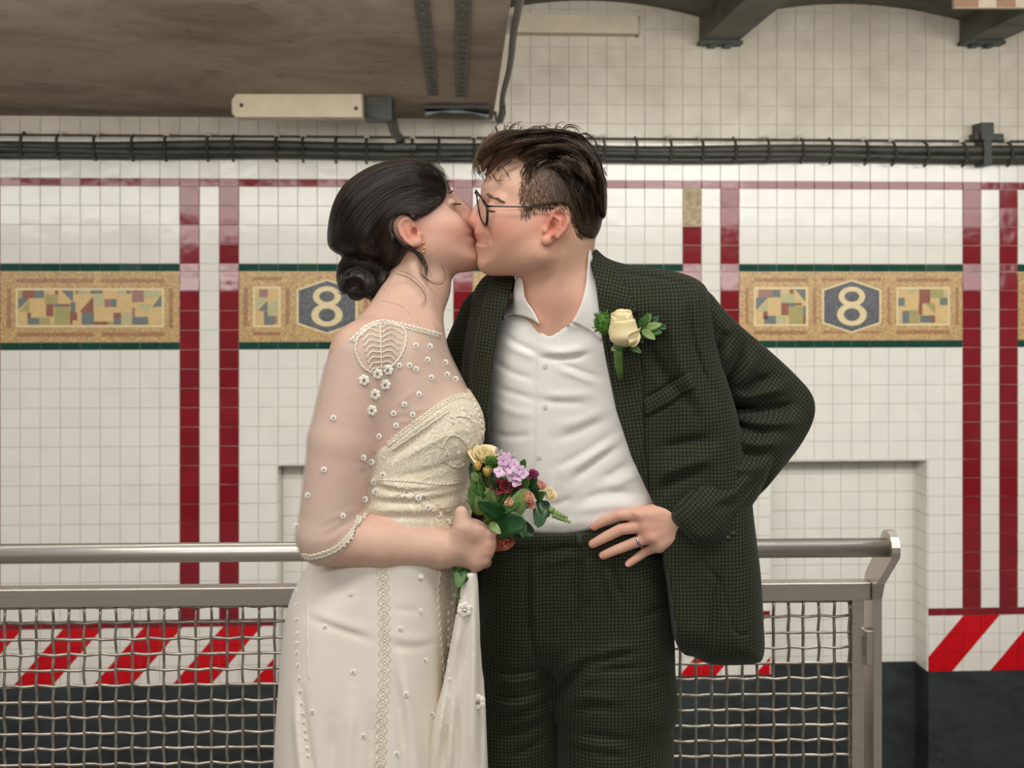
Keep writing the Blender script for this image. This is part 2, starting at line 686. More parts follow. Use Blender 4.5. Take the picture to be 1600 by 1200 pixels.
PATA = [  # zoom pixels of the long panel: x0,y0,x1,y1,colour or triangle list; panel 0..1545 x 40..640
    (155, 200, 190, 265, 'mo_olive'), (190, 200, 295, 265, 'mo_red'), (295, 200, 375, 265, 'mo_blue'),
    (385, 235, 495, 315, 'mo_olive'), (470, 200, 497, 235, 'mo_red'),
    (395, 315, 455, 420, 'mo_red'), (460, 315, 530, 338, 'mo_blue'), (530, 315, 595, 338, 'mo_red'),
    (465, 338, 590, 492, 'mo_olive'), (235, 430, 335, 490, 'mo_blue'), (335, 430, 425, 490, 'mo_olive'),
    (232, 390, 262, 430, 'mo_red'), (600, 300, 645, 385, 'mo_blue'), (598, 385, 660, 455, 'mo_red'),
    (660, 200, 775, 232, 'mo_sage'), (775, 200, 880, 228, 'mo_blue'), (648, 200, 672, 225, 'mo_red'),
    (808, 235, 880, 342, 'mo_sage'), (895, 272, 955, 342, 'mo_mauve'), (955, 272, 1000, 342, 'mo_blue'),
    (700, 385, 805, 492, 'mo_blue'), (805, 465, 925, 492, 'mo_red'), (925, 465, 975, 492, 'mo_olive'),
    (975, 390, 1040, 435, 'mo_red'), (975, 435, 1040, 492, 'mo_blue'), (1045, 388, 1125, 492, 'mo_sage'),
    (1005, 200, 1085, 228, 'mo_sage'), (1085, 200, 1122, 228, 'mo_blue'), (1135, 200, 1237, 300, 'mo_mauve'),
    (1237, 200, 1370, 262, 'mo_sage'), (1135, 345, 1160, 425, 'mo_mauve'), (1135, 425, 1275, 492, 'mo_blue'),
    (598, 455, 620, 492, 'mo_red'),
    [(155, 265), (250, 265), (155, 365), 'mo_blue'], [(250, 275), (250, 382), (160, 382), 'mo_olive'],
    [(525, 200), (625, 200), (625, 300), 'mo_blue'], [(680, 385), (800, 250), (800, 385), 'mo_red'],
    [(1165, 315), (1295, 315), (1295, 345), (1270, 395), 'mo_sage'], [(1310, 340), (1390, 240), (1390, 340), 'mo_blue'],
]
PATD1 = [  # offset 1120,400 scale .25 ; field 228..540 x 215..430
    (245, 220, 332, 268, 'mo_mauve'), (332, 220, 380, 266, 'mo_blue'), (384, 245, 465, 300, 'mo_sage'), (437, 218, 462, 245, 'mo_red'),
    (386, 300, 432, 375, 'mo_red'), (432, 300, 475, 322, 'mo_blue'), (475, 300, 512, 316, 'mo_red'), (435, 322, 520, 428, 'mo_olive'),
    (280, 378, 352, 428, 'mo_blue'), (352, 378, 410, 428, 'mo_sage'), (275, 352, 302, 400, 'mo_red'), (520, 318, 536, 380, 'mo_blue'), (520, 380, 536, 428, 'mo_red'),
    [(230, 268), (305, 268), (230, 345), 'mo_blue'], [(305, 280), (305, 352), (240, 352), 'mo_sage'],
    [(470, 218), (535, 218), (535, 292), 'mo_blue'],
]
PATD2 = [
    (1160, 218, 1235, 240, 'mo_sage'), (1243, 218, 1312, 305, 'mo_red'), (1312, 218, 1395, 270, 'mo_olive'), (1112, 270, 1152, 320, 'mo_blue'),
    (1372, 270, 1420, 315, 'mo_blue'), (1395, 240, 1422, 268, 'mo_sage'), (1138, 350, 1180, 425, 'mo_blue'), (1180, 345, 1243, 425, 'mo_olive'),
    (1240, 305, 1262, 375, 'mo_red'), (1248, 378, 1320, 422, 'mo_blue'), (1320, 378, 1342, 422, 'mo_red'), (1115, 395, 1138, 425, 'mo_sage'),
    [(1275, 302), (1342, 302), (1342, 362), 'mo_olive'],
]
PATB = [  # offset 360,400 scale .15 ; field 262..498 x 370..740
    (300, 375, 388, 455, 'mo_mauve'), (398, 500, 495, 632, 'mo_sage'), (350, 600, 388, 738, 'mo_blue'), (388, 645, 450, 738, 'mo_blue'), (450, 645, 485, 725, 'mo_mauve'),
    [(262, 460), (385, 460), (262, 590), 'mo_sage'], [(285, 595), (385, 485), (385, 595), 'mo_blue'],
]


def field(pan, pat, tx, tz, box):
    """a geometric field: sand ground, cream border, coloured pieces"""
    u0, u1, z0, z1 = box
    t = 0.011
    frame(pan, 'border', u0 - t, u1 + t, z0 - t, z1 + t, t, 'cream', -0.0075)
    panel_piece(pan, 'ground', rect(u0, u1, z0, z1), 'mo_sand', -0.0065)
    for it in pat:
        if isinstance(it, tuple):
            x0, y0, x1, y1, key = it
            pl = [(x0, y1), (x1, y1), (x1, y0), (x0, y0)]
        else:
            key = it[-1]; pl = it[:-1]
        pl = [(min(max(tx(x), u0), u1), min(max(tz(y), z0), z1)) for x, y in pl]
        if parea(pl) < 1e-5: continue
        panel_piece(pan, 'mosaic_piece', pl, key, -0.008)


def hexa(pan, uc, zc, hw, hh):
    pts = lambda k: [(uc - hw * k, zc - hh * 0.63 * k), (uc, zc - hh * k), (uc + hw * k, zc - hh * 0.63 * k), (uc + hw * k, zc + hh * 0.63 * k), (uc, zc + hh * k), (uc - hw * k, zc + hh * 0.63 * k)]
    panel_piece(pan, 'hexagon_border', pts(1.0), 'cream', -0.0070)
    panel_piece(pan, 'hexagon_field', pts(0.93), 'slate', -0.0080)
    b = MB()
    ox, oz = uc - pan.location.x, zc - pan.location.z

    def ring(cz, ro, zo, ri, zi, fr):
        n = 36
        V = []
        for i in range(n):
            a = 2 * math.pi * i / n
            c, s = math.cos(a), math.sin(a)
            V += [(ox + ro * c, fr, oz + cz + zo * s), (ox + ri * c, fr, oz + cz + zi * s), (ox + ro * c, -0.004, oz + cz + zo * s), (ox + ri * c, -0.004, oz + cz + zi * s)]
        Fs = []
        for i in range(n):
            p, q = 4 * i, 4 * ((i + 1) % n)
            Fs += [(p, p + 1, q + 1, q), (p, q, q + 2, p + 2), (p + 1, p + 3, q + 3, q + 1), (p + 2, q + 2, q + 3, p + 3)]
        b.add(V, Fs)
    k = hh / 41.0
    ring(15.0 * k, 20.5 * k, 15.2 * k, 11.5 * k, 8.0 * k, -0.0105)
    ring(-12.5 * k, 23 * k, 17 * k, 12.5 * k, 9.8 * k, -0.0107)
    b.build('numeral', M['cream'], pan)


def dash(pan, u0, u1, z0, z1):
    panel_piece(pan, 'brown_bar', rect(u0, u1, z0, z1), 'brown', -0.0068)


zc_m = (z_m0 + z_m1) / 2
for (ka, kb, kind) in PANELS:
    kb2 = min(kb, K1)
    u0, u1 = uk(ka) + GAP / 2, uk(kb2) - GAP / 2
    z0, z1 = z_m0 + GAP / 2, z_m1 - GAP / 2
    b = MB(); hw = (u1 - u0) / 2; hh = (z1 - z0) / 2
    b.box(-hw, hw, -0.006, 0.001, -hh, hh)
    pan = b.build('mosaic_panel', M['gold'], wall)
    pan.location = ((u0 + u1) / 2, 0, zc_m)
    W = u1 - u0
    Hh = z1 - z0
    if kind in 'AC':
        tx = lambda x: u0 + W * (x - 0) / 1545.0
        tz = lambda y: z1 - Hh * (y - 40) / 600.0
        field(pan, PATA, tx, tz, (tx(150), tx(1395), tz(496), tz(198)))
        for (a, c) in ((140, 800), (870, 1420)):
            dash(pan, tx(a), tx(c), tz(135), tz(100)); dash(pan, tx(a), tx(c), tz(592), tz(556))
        dash(pan, tx(58), tx(92), tz(520), tz(180)); dash(pan, tx(1455), tx(1490), tz(520), tz(180))
    elif kind == 'D':
        tx = lambda x: u0 + W * (x - 128) / (1515.0 - 128)
        tz = lambda y: z1 - Hh * (y - 112) / (528.0 - 112)
        field(pan, PATD1, tx, tz, (tx(228), tx(540), tz(430), tz(216)))
        field(pan, PATD2, tx, tz, (tx(1112), tx(1424), tz(428), tz(216)))
        uc = tx(822); hexa(pan, uc, tz(322), tx(1006) - tx(822), tz(160) - tz(324))
        for (a, c) in ((220, 548), (1100, 1432)):
            dash(pan, tx(a), tx(c), tz(172), tz(150)); dash(pan, tx(a), tx(c), tz(492), tz(468))
        for (a, c) in ((165, 182), (582, 602), (1045, 1064), (1472, 1490)):
            dash(pan, tx(a), tx(c), tz(432), tz(210))
        for (a, c) in ((640, 780), (860, 1005)):
            dash(pan, tx(a), tx(c), tz(166), tz(150)); dash(pan, tx(a), tx(c), tz(486), tz(472))
    else:
        tx = lambda x: u0 + W * (x - 95) / 1800.0
        tz = lambda y: z1 - Hh * (y - 195) / 715.0
        field(pan, PATB, tx, tz, (tx(258), tx(500), tz(742), tz(366)))
        mir = []
        for it in PATB:
            if isinstance(it, tuple): mir.append((1990 - it[2], it[1], 1990 - it[0], it[3], it[4]))
            else: mir.append([(1990 - p[0], p[1]) for p in it[:-1]] + [it[-1]])
        field(pan, mir, tx, tz, (tx(1490), tx(1732), tz(742), tz(366)))
        hexa(pan, tx(995), tz(552), tx(1308) - tx(995), tz(272) - tz(555))
        for a in (0, 1232):
            dash(pan, tx(240 + a), tx(520 + a), tz(285), tz(248)); dash(pan, tx(240 + a), tx(520 + a), tz(845), tz(808))
        for (a, c) in ((140, 185), (572, 612), (1378, 1418), (1805, 1850)):
            dash(pan, tx(a), tx(c), tz(740), tz(360))
# ================================================================== floor, track bed, ceiling
def box_obj(name, x0, x1, y0, y1, z0, z1, m, parent=None):
    b = MB(); b.box(x0, x1, y0, y1, z0, z1)
    return b.build(name, m, parent)


fl = box_obj('floor', -5, 5, -4, 3.6, -0.35, 0.0, M['floor'])
tag(fl, 'grey concrete platform floor', None, None, 'structure')
tb = box_obj('track_floor', -6, 6, 3.6, 7.4, -1.9, -1.62, M['track'])
tag(tb, 'dark track bed below the platform', None, None, 'structure')


def at(x, y, d):
    return Vector(((x - 800) / F * d, d, CH - (y - HY) / F * d))


def onz(x, y, z):
    d = F * (z - CH) / (HY - y)
    return at(x, y, d)


ZS = CH + (440 - 187) / SW
p1 = onz(772, 193, ZS); p2 = onz(800, 2, ZS)
dr = (p2 - p1)
p1 = p1 + dr * (-(p1.y - (W0 + p1.x * TPSI)) / (dr.y)) if False else p1
fa = p1 - dr * 0.05; ne = p1 + dr * 1.5
b = MB()
pl = [(-5.2, W0 - 5.2 * TPSI + 0.02), (fa.x, W0 + fa.x * TPSI + 0.02), (ne.x, ne.y), (-5.2, ne.y)]
V = [(x, y, ZS) for x, y in pl] + [(x, y, ZS + 0.55) for x, y in pl]
b.add(V, [(0, 1, 2, 3), (7, 6, 5, 4), (0, 4, 5, 1), (1, 5, 6, 2), (2, 6, 7, 3), (3, 7, 4, 0)])
sof = b.build('ceiling', M['soffit'])
tag(sof, 'low grimy concrete soffit over the track', None, None, 'structure')
# riveted straps under the soffit
for (xa, ya, xb, yb, wd) in ((659, 0, 677, 148, 0.05), (724, 0, 721, 150, 0.055)):
    a, c = onz(xa, ya, ZS), onz(xb, yb, ZS)
    b = MB(); d = (c - a); s = Vector((d.y, -d.x, 0)).normalized() * wd / 2
    a2 = a - d * 0.3
    q = [a2 - s, a2 + s, c + s, c - s]
    V = [(p.x, p.y, ZS + 0.002) for p in q] + [(p.x, p.y, ZS - 0.006) for p in q]
    b.add(V, [(0, 1, 2, 3), (7, 6, 5, 4), (0, 4, 5, 1), (1, 5, 6, 2), (2, 6, 7, 3), (3, 7, 4, 0)])
    for i in range(22):
        p = a2 + (c - a2) * ((i + 0.5) / 22)
        b.ball((p.x, p.y, ZS - 0.005), 0.017, 6, 4, (1, 1, 0.6))
    b.build('rivet_strap', M['darkmetal'], sof)
# edge angle with drooping cable at the free edge
b = MB()
pts = []
for i in range(15):
    t = i / 14
    p = p1.lerp(p2, t * 1.2 + 0.05)
    pts.append((p.x + 0.022 + 0.004 * math.sin(i * 1.1), p.y, ZS - 0.012 - 0.02 * math.sin(math.pi * t)))
b.tube(pts, 0.013, 6)
q = p1.lerp(p2, 0.28)
b.tube([(q.x + 0.03, q.y, ZS), (q.x + 0.035, q.y, ZS - 0.06), (q.x + 0.02, q.y, ZS - 0.11), (q.x - 0.005, q.y, ZS - 0.09), (q.x - 0.012, q.y, ZS - 0.05)], 0.010, 6)
o = b.build('hanging_cable', M['darkmetal'])
tag(o, 'black cable drooping along the free edge of the soffit', 'cable')


def wbox(b, x0, x1, y0, y1, v0, v1):
    """box on the wall given by pixels, v = distance out of the wall"""
    xm = (x0 + x1) / 2
    b.box(wu(x0), wu(x1), -v1, -v0, wz(y1, xm), wz(y0, xm))


def wall_place(o):
    o.location = (0, W0, 0); o.rotation_euler = (0, 0, PSI)
    return o


# beams and vault on the right
for (xa, xb) in ((690, 748), (1092, 1149), (1498, 1554), (1905, 1962)):
    ua, ub = wu(xa), wu(xb)
    zb = wz(68, (xa + xb) / 2)
    b = MB()
    b.box(ua, ub, -2.4, 0.0, zb, Z_TOP + 0.1)
    o = wall_place(b.build('ceiling_beam', M['beam']))
    tag(o, 'dark painted ceiling beam running out from the tiled wall', None, None, 'structure')
    b = MB()
    b.box(ua - 0.012, ub + 0.02, -0.10, 0.0, zb - 0.02, zb + 0.001)
    for dx in (0.3, 0.72):
        b.box(ua + dx * (ub - ua) - 0.02, ua + dx * (ub - ua) + 0.02, -0.08, -0.02, zb - 0.034, zb - 0.018)
    b.build('bearing_plate', M['darkmetal'], o)
edges = [(wu(748), wu(1092)), (wu(1149), wu(1498)), (wu(1554), wu(1905))]
for i, (ua, ub) in enumerate(edges):
    b = MB(); n = 14
    zs, zc = wz(24), wz(0)
    lo, hi = [], []
    for k in range(n + 1):
        t = k / n
        z = zs + (zc - zs) * (1 - (2 * t - 1) ** 2)
        lo.append((ua + (ub - ua) * t, z)); hi.append((ua + (ub - ua) * t, zc + 0.25))
    for k in range(n):
        V = [(lo[k][0], -2.4, lo[k][1]), (lo[k + 1][0], -2.4, lo[k + 1][1]), (lo[k + 1][0], 0.01, lo[k + 1][1]), (lo[k][0], 0.01, lo[k][1]),
             (hi[k][0], -2.4, hi[k][1]), (hi[k + 1][0], -2.4, hi[k + 1][1]), (hi[k + 1][0], 0.01, hi[k + 1][1]), (hi[k][0], 0.01, hi[k][1])]
        b.add(V, [(0, 1, 2, 3), (4, 7, 6, 5), (0, 4, 5, 1), (3, 2, 6, 7)] + ([(0, 3, 7, 4)] if k == 0 else []) + ([(1, 5, 6, 2)] if k == n - 1 else []))
    o = wall_place(b.build('ceiling_vault', M['beam'], smooth=False))
    tag(o, 'shallow dark arched ceiling bay between the beams', None, None, 'structure')

# lamps -----------------------------------------------------------------
LD = 5.85
e = empty('tube_lamp', at(466, 168, LD))
tag(e, 'unlit cream tube lamp cover fixed under the grimy soffit', 'lamp')
b = MB(); a, c = at(365, 150, LD), at(568, 184, LD)
hw = (c.x - a.x) / 2; hh = (a.z - c.z) / 2
poly = [(-hw + 0.02, -hh), (hw, -hh), (hw, hh + 0.01), (-hw + 0.02, hh + 0.01), (-hw, hh - 0.02), (-hw, -hh + 0.02)]
b.prism(poly, -0.04, 0.06, 0.006)
b.build('cover', M['lampbody'], e)
for dx in (-hw + 0.05, hw - 0.03):
    b = MB(); b.ball((dx, -0.041, 0.005 if dx < 0 else -0.01), 0.010, 8, 5, (1, 0.4, 1))
    b.build('screw', M['darkmetal'], e)

e = empty('wall_lamp')
wall_place(e)
tag(e, 'long cream lamp box mounted high on the tiled wall', 'lamp')
b = MB(); wbox(b, 803, 992, 29, 57, 0.005, 0.10); b.build('housing', M['lampbody'], e)
b = MB(); wbox(b, 992, 996, 31, 59, 0.005, 0.09); b.build('end_cap', M['ledge'], e)

e = empty('junction_box', at(592, 166, 5.9))
tag(e, 'dark junction box with a pipe stem beside the cream lamp', 'box')
b = MB(); k = 5.9 / F
b.box(-24 * k, 20 * k, 0.0, 0.16, -20 * k, 22 * k)
b.box(-26 * k, 22 * k, -0.012, 0.0, 15 * k, 22 * k)
b.box(-26 * k, -20 * k, -0.012, 0.0, -20 * k, 15 * k)
b.build('body', M['darkmetal'], e)
sx = 16 * k
b = MB()
b.tube([(sx, 0.10, -16 * k), (sx, 0.30, -30 * k), (sx, 0.60, -28 * k * 1.05), (sx, 0.62, -40 * k * 1.1)], [0.030, 0.026, 0.024, 0.03], 10)
b.build('pipe_stem', M['darkmetal'], e)
b = MB()
b.box(sx - 0.09, sx + 0.09, 0.55, 0.70, -0.150, -0.130)
b.build('flange', M['darkmetal'], e)

e = empty('service_tray', at(712, 172, 6.15))
tag(e, 'dark open tray with grey sheet under the soffit edge', 'tray')
k = 6.15 / F
b = MB(); b.box(-52 * k, 54 * k, 0.02, 0.30, 3 * k, 16 * k); b.build('tray', M['darkmetal'], e)
b = MB()
n = 16; V = []
for i in range(n + 1):
    t = i / n
    x = (-48 + 100 * t) * k
    sag = math.sin(math.pi * t) ** 0.8
    for j, (yy, zz) in enumerate(((0.0, -3 - 1), (0.01, -3 - 12 * (1 - 0.6 * sag) + 2), (0.10, 4))):
        V.append((x, yy - 0.03, (zz - 4 * t + (6 * sag if j == 1 else 0)) * k))
Fs = []
for i in range(n):
    for j in range(2):
        Fs.append((i * 3 + j, i * 3 + j + 1, i * 3 + j + 4, i * 3 + j + 3))
b.add(V, Fs)
me = mesh('sheet', b.V, b.F)
M['sheet'] = plain('blue_grey_sheet', srgb(110, 116, 116), 0.3, var=0.35, scale=20)
sh = link('sheet', me, M['sheet'], e, True)
md = sh.modifiers.new('thick', 'SOLIDIFY'); md.thickness = 0.006

# cable run ---------------------------------------------------------------
e = wall_place(empty('cable_run'))
tag(e, 'bundle of dark cables hung along the tiled wall', 'cables')
zr = CH + (440 - 217) / SW


def sag(u): return 0.006 * math.sin(u * 1.7) + 0.004 * math.sin(u * 4.1 + 1)


for (dy, r, v, nm) in ((17, 0.027, 0.085, 'cable'), (26, 0.020, 0.10, 'cable'), (32, 0.018, 0.075, 'cable')):
    b = MB()
    b.tube([(u, -v, zr - dy / SW + sag(u + dy)) for u in np.linspace(ULO, UHI, 60)], r, 10)
    b.build(nm, M['conduit'], e, True)
b = MB(); b.tube([(ULO, -0.05, zr), (UHI, -0.05, zr)], 0.0055, 6); b.build('support_wire', M['conduit'], e)
HX = [-40, 43, 98, 155, 213, 264, 329, 368, 435, 476, 527, 574, 645, 686, 740, 790, 840, 890, 940, 990, 1043, 1092, 1142, 1193, 1246, 1291, 1345, 1387, 1437, 1496, 1566, 1620]
hb = MB()
hb.tube([(0, -0.05, 0.004), (0, -0.10, -0.02), (0.003, -0.120, -0.06), (0.003, -0.130, -0.09), (0, -0.11, -0.125), (0, -0.06, -0.14)], 0.0085, 6)
hme = mesh('hanger', hb.V, hb.F); fixn(hme); hme.materials.append(M['conduit'])
kb = MB(); kb.ball((0, -0.055, 0.004), 0.016, 8, 6); kme = mesh('knob', kb.V, kb.F); kme.materials.append(M['clip_white'])
for i, x in enumerate(HX):
    o = link('hanger', hme, None, e); o.location = (wu(x), 0, zr + sag(wu(x)))
    if i % 3 != 1:
        o2 = link('knob', kme, None, o)
b = MB()
wbox(b, 1518, 1537, 196, 222, 0.0, 0.13)
wbox(b, 1512, 1556, 212, 222, 0.02, 0.10)
wbox(b, 1522, 1534, 222, 262, 0.0, 0.13)
b.build('clamp_bracket', M['darkmetal'], e)

# board at the top right ------------------------------------------------------
BD = 5.5
e = empty('striped_board', at(1560, 0, BD))
tag(e, 'pale board with brown vertical bands hanging before the right beam', 'board')
k = BD / F
b = MB(); b.box(-70 * k, 120 * k, -0.01, 0.02, -13 * k, 90 * k)
M['boardpale'] = plain('pale_board', srgb(178, 160, 138), 0.6, var=0.08)
M['boardbrown'] = plain('brown_board', srgb(140, 104, 78), 0.6, var=0.08)
b.build('panel', M['boardpale'], e)
for (x0, x1) in ((-69, -33), (-4, 25), (55, 86)):
    b = MB(); b.box(x0 * k, x1 * k, -0.014, -0.009, -12 * k, 89 * k); b.build('band', M['boardbrown'], e)

# ================================================================== railing
t = NT('brushed_steel')
p = t.pos()
bn = t.noise(60, 3, vec=t.scale(p, (0.25, 1, 22)))
t.color(t.ramp(bn, [(0.3, srgb(206, 199, 188)), (0.7, srgb(228, 222, 212))]))
t.set(Metallic=0.92, Roughness=0.34)
t.bump(bn, 0.06, 0.001)
M['steel'] = t.m
t = NT('steel_wire')
p = t.pos()
t.color(t.ramp(t.noise(40, 3, vec=p), [(0.3, srgb(150, 142, 132)), (0.7, srgb(200, 192, 180))]))
t.set(Metallic=0.9, Roughness=0.34)
M['wire'] = t.m

DM = 2.37
TR = 0.032
PR = math.atan(TR)


def ru(x, dm=DM):
    a = (x - 800) / F
    return a * dm / (1 - a * TR) / math.cos(PR)


def rz(y, dm=DM): return CH - (y - HY) / F * dm


rail = empty('railing', (0, DM, 0), PR)
tag(rail, 'stainless steel railing with round handrail and woven wire panel', 'railing')
RV = -0.10
zrail = rz(859.5, DM + RV)
u_end = ru(1391, DM + RV)
b = MB(); b.tube([(-1.6, RV, zrail), (u_end, RV, zrail)], 0.0186, 28)
b.build('handrail', M['steel'], rail, True)
zb1, zb0 = rz(912), rz(940)
u_bar = ru(1357)
b = MB(); b.box(-1.6, u_bar, -0.016, 0.020, zb0, zb1)
o = b.build('top_bar', M['steel'], rail)
bm_ = o.modifiers.new('b', 'BEVEL'); bm_.width = 0.002; bm_.segments = 2
b = MB(); b.box(ru(1329), ru(1347), -0.012, 0.012, 0.08, zb0 + 0.0005)
b.build('panel_frame', M['steel'], rail)
b = MB(); b.box(-1.6, ru(1331), -0.012, 0.012, 0.06, 0.09)
b.build('bottom_bar', M['steel'], rail)
# end post: flat plate whose top leans out to carry the handrail
prof = [(0.030, 0.0), (0.030, zb1 - 0.01), (0.022, zb1 + 0.012)]
cx, cz, rr = RV, zrail, 0.034
prof += [(cx + rr * math.cos(a), cz + rr * math.sin(a)) for a in np.linspace(math.radians(10), math.radians(205), 12)]
prof += [(-0.047, zb1 + 0.005), (-0.030, zb1 - 0.03), (-0.030, 0.0)]
u0, u1 = ru(1357.5), ru(1370)
V = [(u0, y, z) for y, z in prof] + [(u1, y, z) for y, z in prof]
n = len(prof)
b = MB(); b.add(V, [tuple(range(n)), tuple(range(n, 2 * n))] + [(i, (i + 1) % n, n + (i + 1) % n, n + i) for i in range(n)])
b.build('end_post', M['steel'], rail)
b = MB(); b.box(ru(1346), ru(1359), -0.026, 0.0, rz(1040), rz(985))
o = b.build('hinge_block', M['steel'], rail)
md = o.modifiers.new('b', 'BEVEL'); md.width = 0.002
b = MB(); b.box(ru(1345), ru(1349), -0.020, -0.010, rz(1025), rz(995)); b.build('latch', M['wire'], rail)
# woven wires: each one a part
PW = 0.0312
nv = int((ru(1331) + 1.55) / PW)
zt = zb0 - 0.004
nh = int((zt - 0.09) / PW)
def crimp(n, ph, amp):
    return [amp * math.cos(math.pi * (i / 2 + ph)) for i in range(n)]
L = zt - 0.09
meshes = []
for ph in (0, 1):
    b = MB(); N = 2 * nh + 3
    b.tube([(0.0006 * math.sin(i * 1.3), 0.0030 * math.cos(math.pi * (i / 2 + ph)), zt - i * PW / 2) for i in range(N)], 0.0030, 6)
    me = mesh('vertical_wire', b.V, b.F); fixn(me); me.materials.append(M['wire']); meshes.append(me)
    me.polygons.foreach_set('use_smooth', np.ones(len(me.polygons), dtype=bool))
ur = ru(1331)
for i in range(nv):
    o = link('vertical_wire', meshes[i % 2], None, rail)
    o.location = (ur - 0.005 - i * PW + random.gauss(0, 0.0008), 0, 0)
hm_ = []
for ph in (0, 1):
    b = MB(); N = 2 * nv + 2
    b.tube([(ur - 0.005 - (i - 0.3) * PW / 2, 0.0030 * math.cos(math.pi * (i / 2 + ph + 1)), 0.0007 * math.sin(i * 1.7 + ph)) for i in range(N)], 0.0030, 6)
    me = mesh('horizontal_wire', b.V, b.F); fixn(me); me.materials.append(M['wire']); hm_.append(me)
    me.polygons.foreach_set('use_smooth', np.ones(len(me.polygons), dtype=bool))
for i in range(nh + 1):
    o = link('horizontal_wire', hm_[i % 2], None, rail)
    o.location = (0, 0, zt - i * PW + random.gauss(0, 0.0006))
# ================================================================== implicit surfaces for the figures
# modelling space: x right, d depth away from the camera, y down, all in 1/890 m around the couple's distance
def pp(x, y, d=0.0):
    k = 1 + d / F
    return (800 + (x - 800) * k, d, HY + (y - HY) * k)


def W3(P):
    P = np.asarray(P, dtype=np.float64)
    out = np.empty_like(P)
    out[..., 0] = (P[..., 0] - 800) / S
    out[..., 1] = D0 + P[..., 1] / S
    out[..., 2] = CH - (P[..., 2] - HY) / S
    return out


def cr(pts, n=6, closed=True):
    """Catmull-Rom through points"""
    P = np.array(pts, float); N = len(P); out = []
    rng = range(N if closed else N - 1)
    for i in rng:
        p0 = P[(i - 1) % N] if closed or i > 0 else P[0]
        p1, p2 = P[i], P[(i + 1) % N]
        p3 = P[(i + 2) % N] if closed or i + 2 < N else P[-1]
        for k in range(n):
            t = k / n
            out.append(0.5 * ((2 * p1) + (-p0 + p2) * t + (2 * p0 - 5 * p1 + 4 * p2 - p3) * t * t + (-p0 + 3 * p1 - 3 * p2 + p3) * t ** 3))
    if not closed: out.append(P[-1])
    return np.array(out)


def seg_dist(X, Y, poly, closed=True):
    n = len(poly)
    best = np.full(X.shape, 1e9); inside = np.zeros(X.shape, bool)
    for i in range(n if closed else n - 1):
        a, b = poly[i], poly[(i + 1) % n]
        ex, ey = b[0] - a[0], b[1] - a[1]
        L = ex * ex + ey * ey + 1e-12
        t = np.clip(((X - a[0]) * ex + (Y - a[1]) * ey) / L, 0, 1)
        dx, dy = X - a[0] - ex * t, Y - a[1] - ey * t
        best = np.minimum(best, dx * dx + dy * dy)
        if closed and a[1] != b[1]:
            c = ((a[1] > Y) != (b[1] > Y)) & (X < ex * (Y - a[1]) / (b[1] - a[1]) + a[0])
            inside ^= c
    return np.sqrt(best), inside


def gblur(A, s):
    r = int(3 * s) + 1
    k = np.exp(-0.5 * (np.arange(-r, r + 1) / s) ** 2); k /= k.sum()
    for ax in (0, 1):
        pad = [(r, r) if a == ax else (0, 0) for a in (0, 1)]
        B = np.pad(A, pad, mode='edge')
        out = np.zeros_like(A)
        for i, kk in enumerate(k):
            out += kk * (B[i:i + A.shape[0], :] if ax == 0 else B[:, i:i + A.shape[1]])
        A = out
    return A


class Img:
    """a scalar map over modelling (x, y)"""
    def __init__(self, x0, y0, h, A, outside=None):
        self.x0, self.y0, self.h, self.A, self.o = x0, y0, h, A.astype(np.float32), outside

    def __call__(self, x, y):
        nx, ny = self.A.shape
        fx = (x - self.x0) / self.h; fy = (y - self.y0) / self.h
        cx = np.clip(fx, 0, nx - 1.001); cy = np.clip(fy, 0, ny - 1.001)
        ix = cx.astype(np.int32); iy = cy.astype(np.int32)
        tx = cx - ix; ty = cy - iy
        A = self.A
        v = (A[ix, iy] * (1 - tx) + A[ix + 1, iy] * tx) * (1 - ty) + (A[ix, iy + 1] * (1 - tx) + A[ix + 1, iy + 1] * tx) * ty
        if self.o is None:
            v = v + np.hypot(fx - cx, fy - cy) * self.h
        else:
            v = np.where((fx != cx) | (fy != cy), self.o, v)
        return v


def poly2(pts, d=0.0, smooth=5, h=2.0, margin=50, blur=0.0):
    P = [pp(x, y, d) for x, y in pts]
    P = np.array([(p[0], p[2]) for p in P])
    if smooth: P = cr(P, smooth)
    lo = P.min(0) - margin; hi = P.max(0) + margin
    xs = np.arange(lo[0], hi[0], h); ys = np.arange(lo[1], hi[1], h)
    X, Y = np.meshgrid(xs, ys, indexing='ij')
    D, ins = seg_dist(X, Y, P)
    A = np.where(ins, -D, D)
    if blur:
        B = gblur(A, blur / h)
        k = np.clip((-A - 4) / 16.0, 0, 1)
        A = A * (1 - k) + B * k
    return Img(lo[0], lo[1], h, A)


